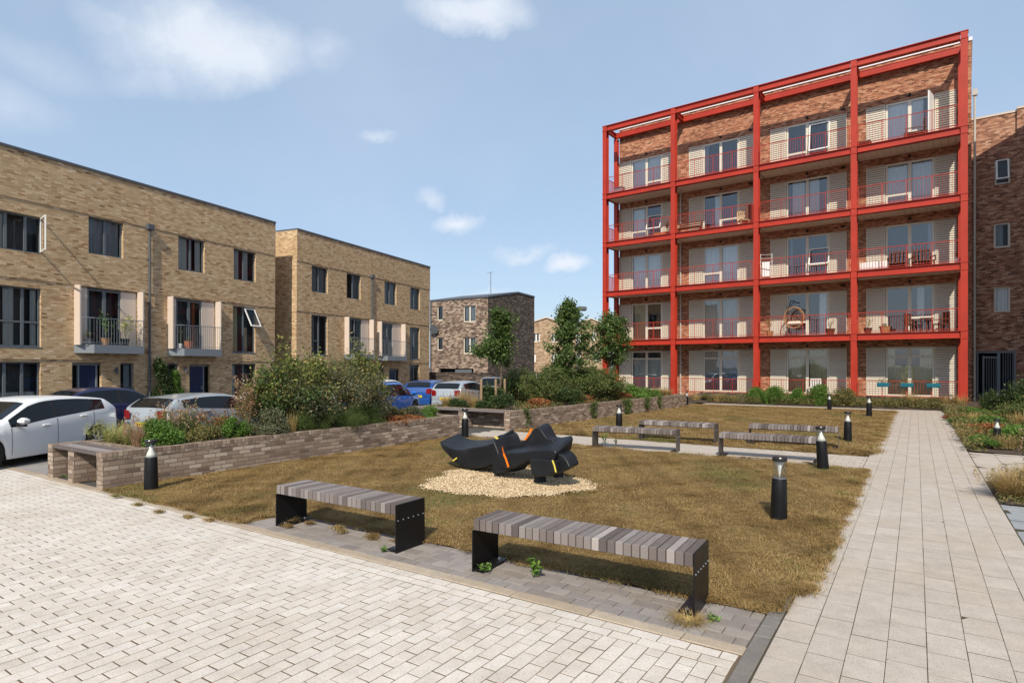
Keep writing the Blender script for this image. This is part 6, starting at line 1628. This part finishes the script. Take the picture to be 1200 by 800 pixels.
# street lamp behind the middle tree
P=at(677,34); e=empty('street_lamp',(P.x,P.y,0),0,'grey street lamp head showing behind the tallest young tree','street lamp')
b=MB(); b.tube((0,0,0),(0,0,5.1),.06,.045,n=10); b.build('pole',M['grey_steel'],e)
b=MB(); b.box(-.05,.5,-.12,.12,5.1,5.35,bev=.06); b.build('lamp_head',M['coping'],e)

# ------------------------------------------------------------------ sky, sun, camera
SUN=Vector((-.187,-.982,0)).normalized(); EL=R(42.5)
w=bpy.data.worlds.new('World'); scene.world=w; w.use_nodes=True; nt=w.node_tree; nt.nodes.clear()
o=nt.nodes.new('ShaderNodeOutputWorld'); bg=nt.nodes.new('ShaderNodeBackground'); bg.inputs[1].default_value=.15
sk=nt.nodes.new('ShaderNodeTexSky'); sk.sky_type='NISHITA'; sk.sun_disc=False; sk.sun_elevation=EL; sk.sun_rotation=math.atan2(SUN.x,SUN.y); sk.air_density=1.0; sk.dust_density=1.1; sk.ozone_density=1.6; sk.altitude=20
class W(NT):
    def __init__(s): s.t=nt
wt=W(); tc=nt.nodes.new('ShaderNodeTexCoord').outputs['Generated']
CL=[(250,45,108,48,.72),(190,72,60,26,.36),(325,45,50,34,.36),(70,50,70,32,.2),(380,62,45,34,.3),(555,18,78,26,.66),(525,258,32,13,.66),(440,168,30,9,.42),(665,307,28,12,.62),(612,290,44,10,.36),(487,236,20,8,.35),(160,10,60,20,.4),(560,336,40,9,.3),(20,100,60,40,.2)]
dist=wt.noise(3.2,7,.62,tc,out=1); dsub=wt.n('ShaderNodeVectorMath',operation='SUBTRACT'); wt.l(dist,dsub.inputs[0]); dsub.inputs[1].default_value=(.5,.5,.5)
ds=wt.n('ShaderNodeVectorMath',operation='SCALE'); wt.l(dsub.outputs[0],ds.inputs[0]); ds.inputs['Scale'].default_value=.16
dv=wt.n('ShaderNodeVectorMath',operation='ADD'); wt.l(tc,dv.inputs[0]); wt.l(ds.outputs[0],dv.inputs[1])
tot=None
for (px,py,rx,ry,s) in CL:
    d=Vector(((px-CX)/FOC,1,(HY-py)/FOC)); L=d.length; d/=L
    a=wt.n('ShaderNodeVectorMath',operation='SUBTRACT'); wt.l(dv.outputs[0],a.inputs[0]); a.inputs[1].default_value=d
    m=wt.n('ShaderNodeVectorMath',operation='MULTIPLY'); wt.l(a.outputs[0],m.inputs[0]); kx=FOC*L/rx; kz=FOC*L/ry; m.inputs[1].default_value=(kx,kx*.6,kz)
    ln=wt.n('ShaderNodeVectorMath',operation='LENGTH'); wt.l(m.outputs[0],ln.inputs[0])
    f=wt.math('MULTIPLY',wt.math('SUBTRACT',1.15,ln.outputs['Value'],clamp=True),s)
    tot=f if tot is None else wt.math('MAXIMUM',tot,f)
n2=wt.noise(9,8,.66,tc); n3=wt.noise(2.0,5,.6,tc)
tot=wt.math('MULTIPLY',tot,wt.math('MULTIPLY_ADD',n2,1.9,-.05),clamp=True)
fac=wt.ramp(tot,[(.02,0.0),(.25,.35),(.55,.78),(1,.95)])
wisp=wt.math('MULTIPLY',wt.ramp(n3,[(.5,0.0),(.75,1.0)]),.13)
facm=wt.math('MAXIMUM',fac,wisp)
base=wt.mix(.66,sk.outputs[0],(2.85,3.7,4.8)); col=wt.mix(facm,base,(5.2,5.5,6.0))
hz=col
nt.links.new(hz,bg.inputs[0]); nt.links.new(bg.outputs[0],o.inputs[0])
sl=bpy.data.lights.new('sun','SUN'); sl.energy=4.2; sl.angle=R(.55); sl.color=(1.0,.91,.77); so=bpy.data.objects.new('sun',sl); COL.objects.link(so)
dirv=-(SUN*math.cos(EL)+Vector((0,0,math.sin(EL)))); so.rotation_euler=dirv.to_track_quat('-Z','Y').to_euler(); so.location=(-10,-20,30)
cd=bpy.data.cameras.new('camera'); cam=bpy.data.objects.new('camera',cd); COL.objects.link(cam); cam.location=(0,0,EYE); cam.rotation_euler=(R(90),0,0)
cd.sensor_width=36; cd.lens=36*FOC/1200; cd.shift_y=(HY-400)/1200; cd.clip_end=3000; cd.clip_start=.05; scene.camera=cam
vs=scene.view_settings; vs.view_transform='Standard'; vs.look='None'; vs.exposure=0.17; vs.gamma=1.0; vs.use_curve_mapping=False
scene.cycles.max_bounces=6; scene.cycles.transparent_max_bounces=12; scene.cycles.use_denoising=True
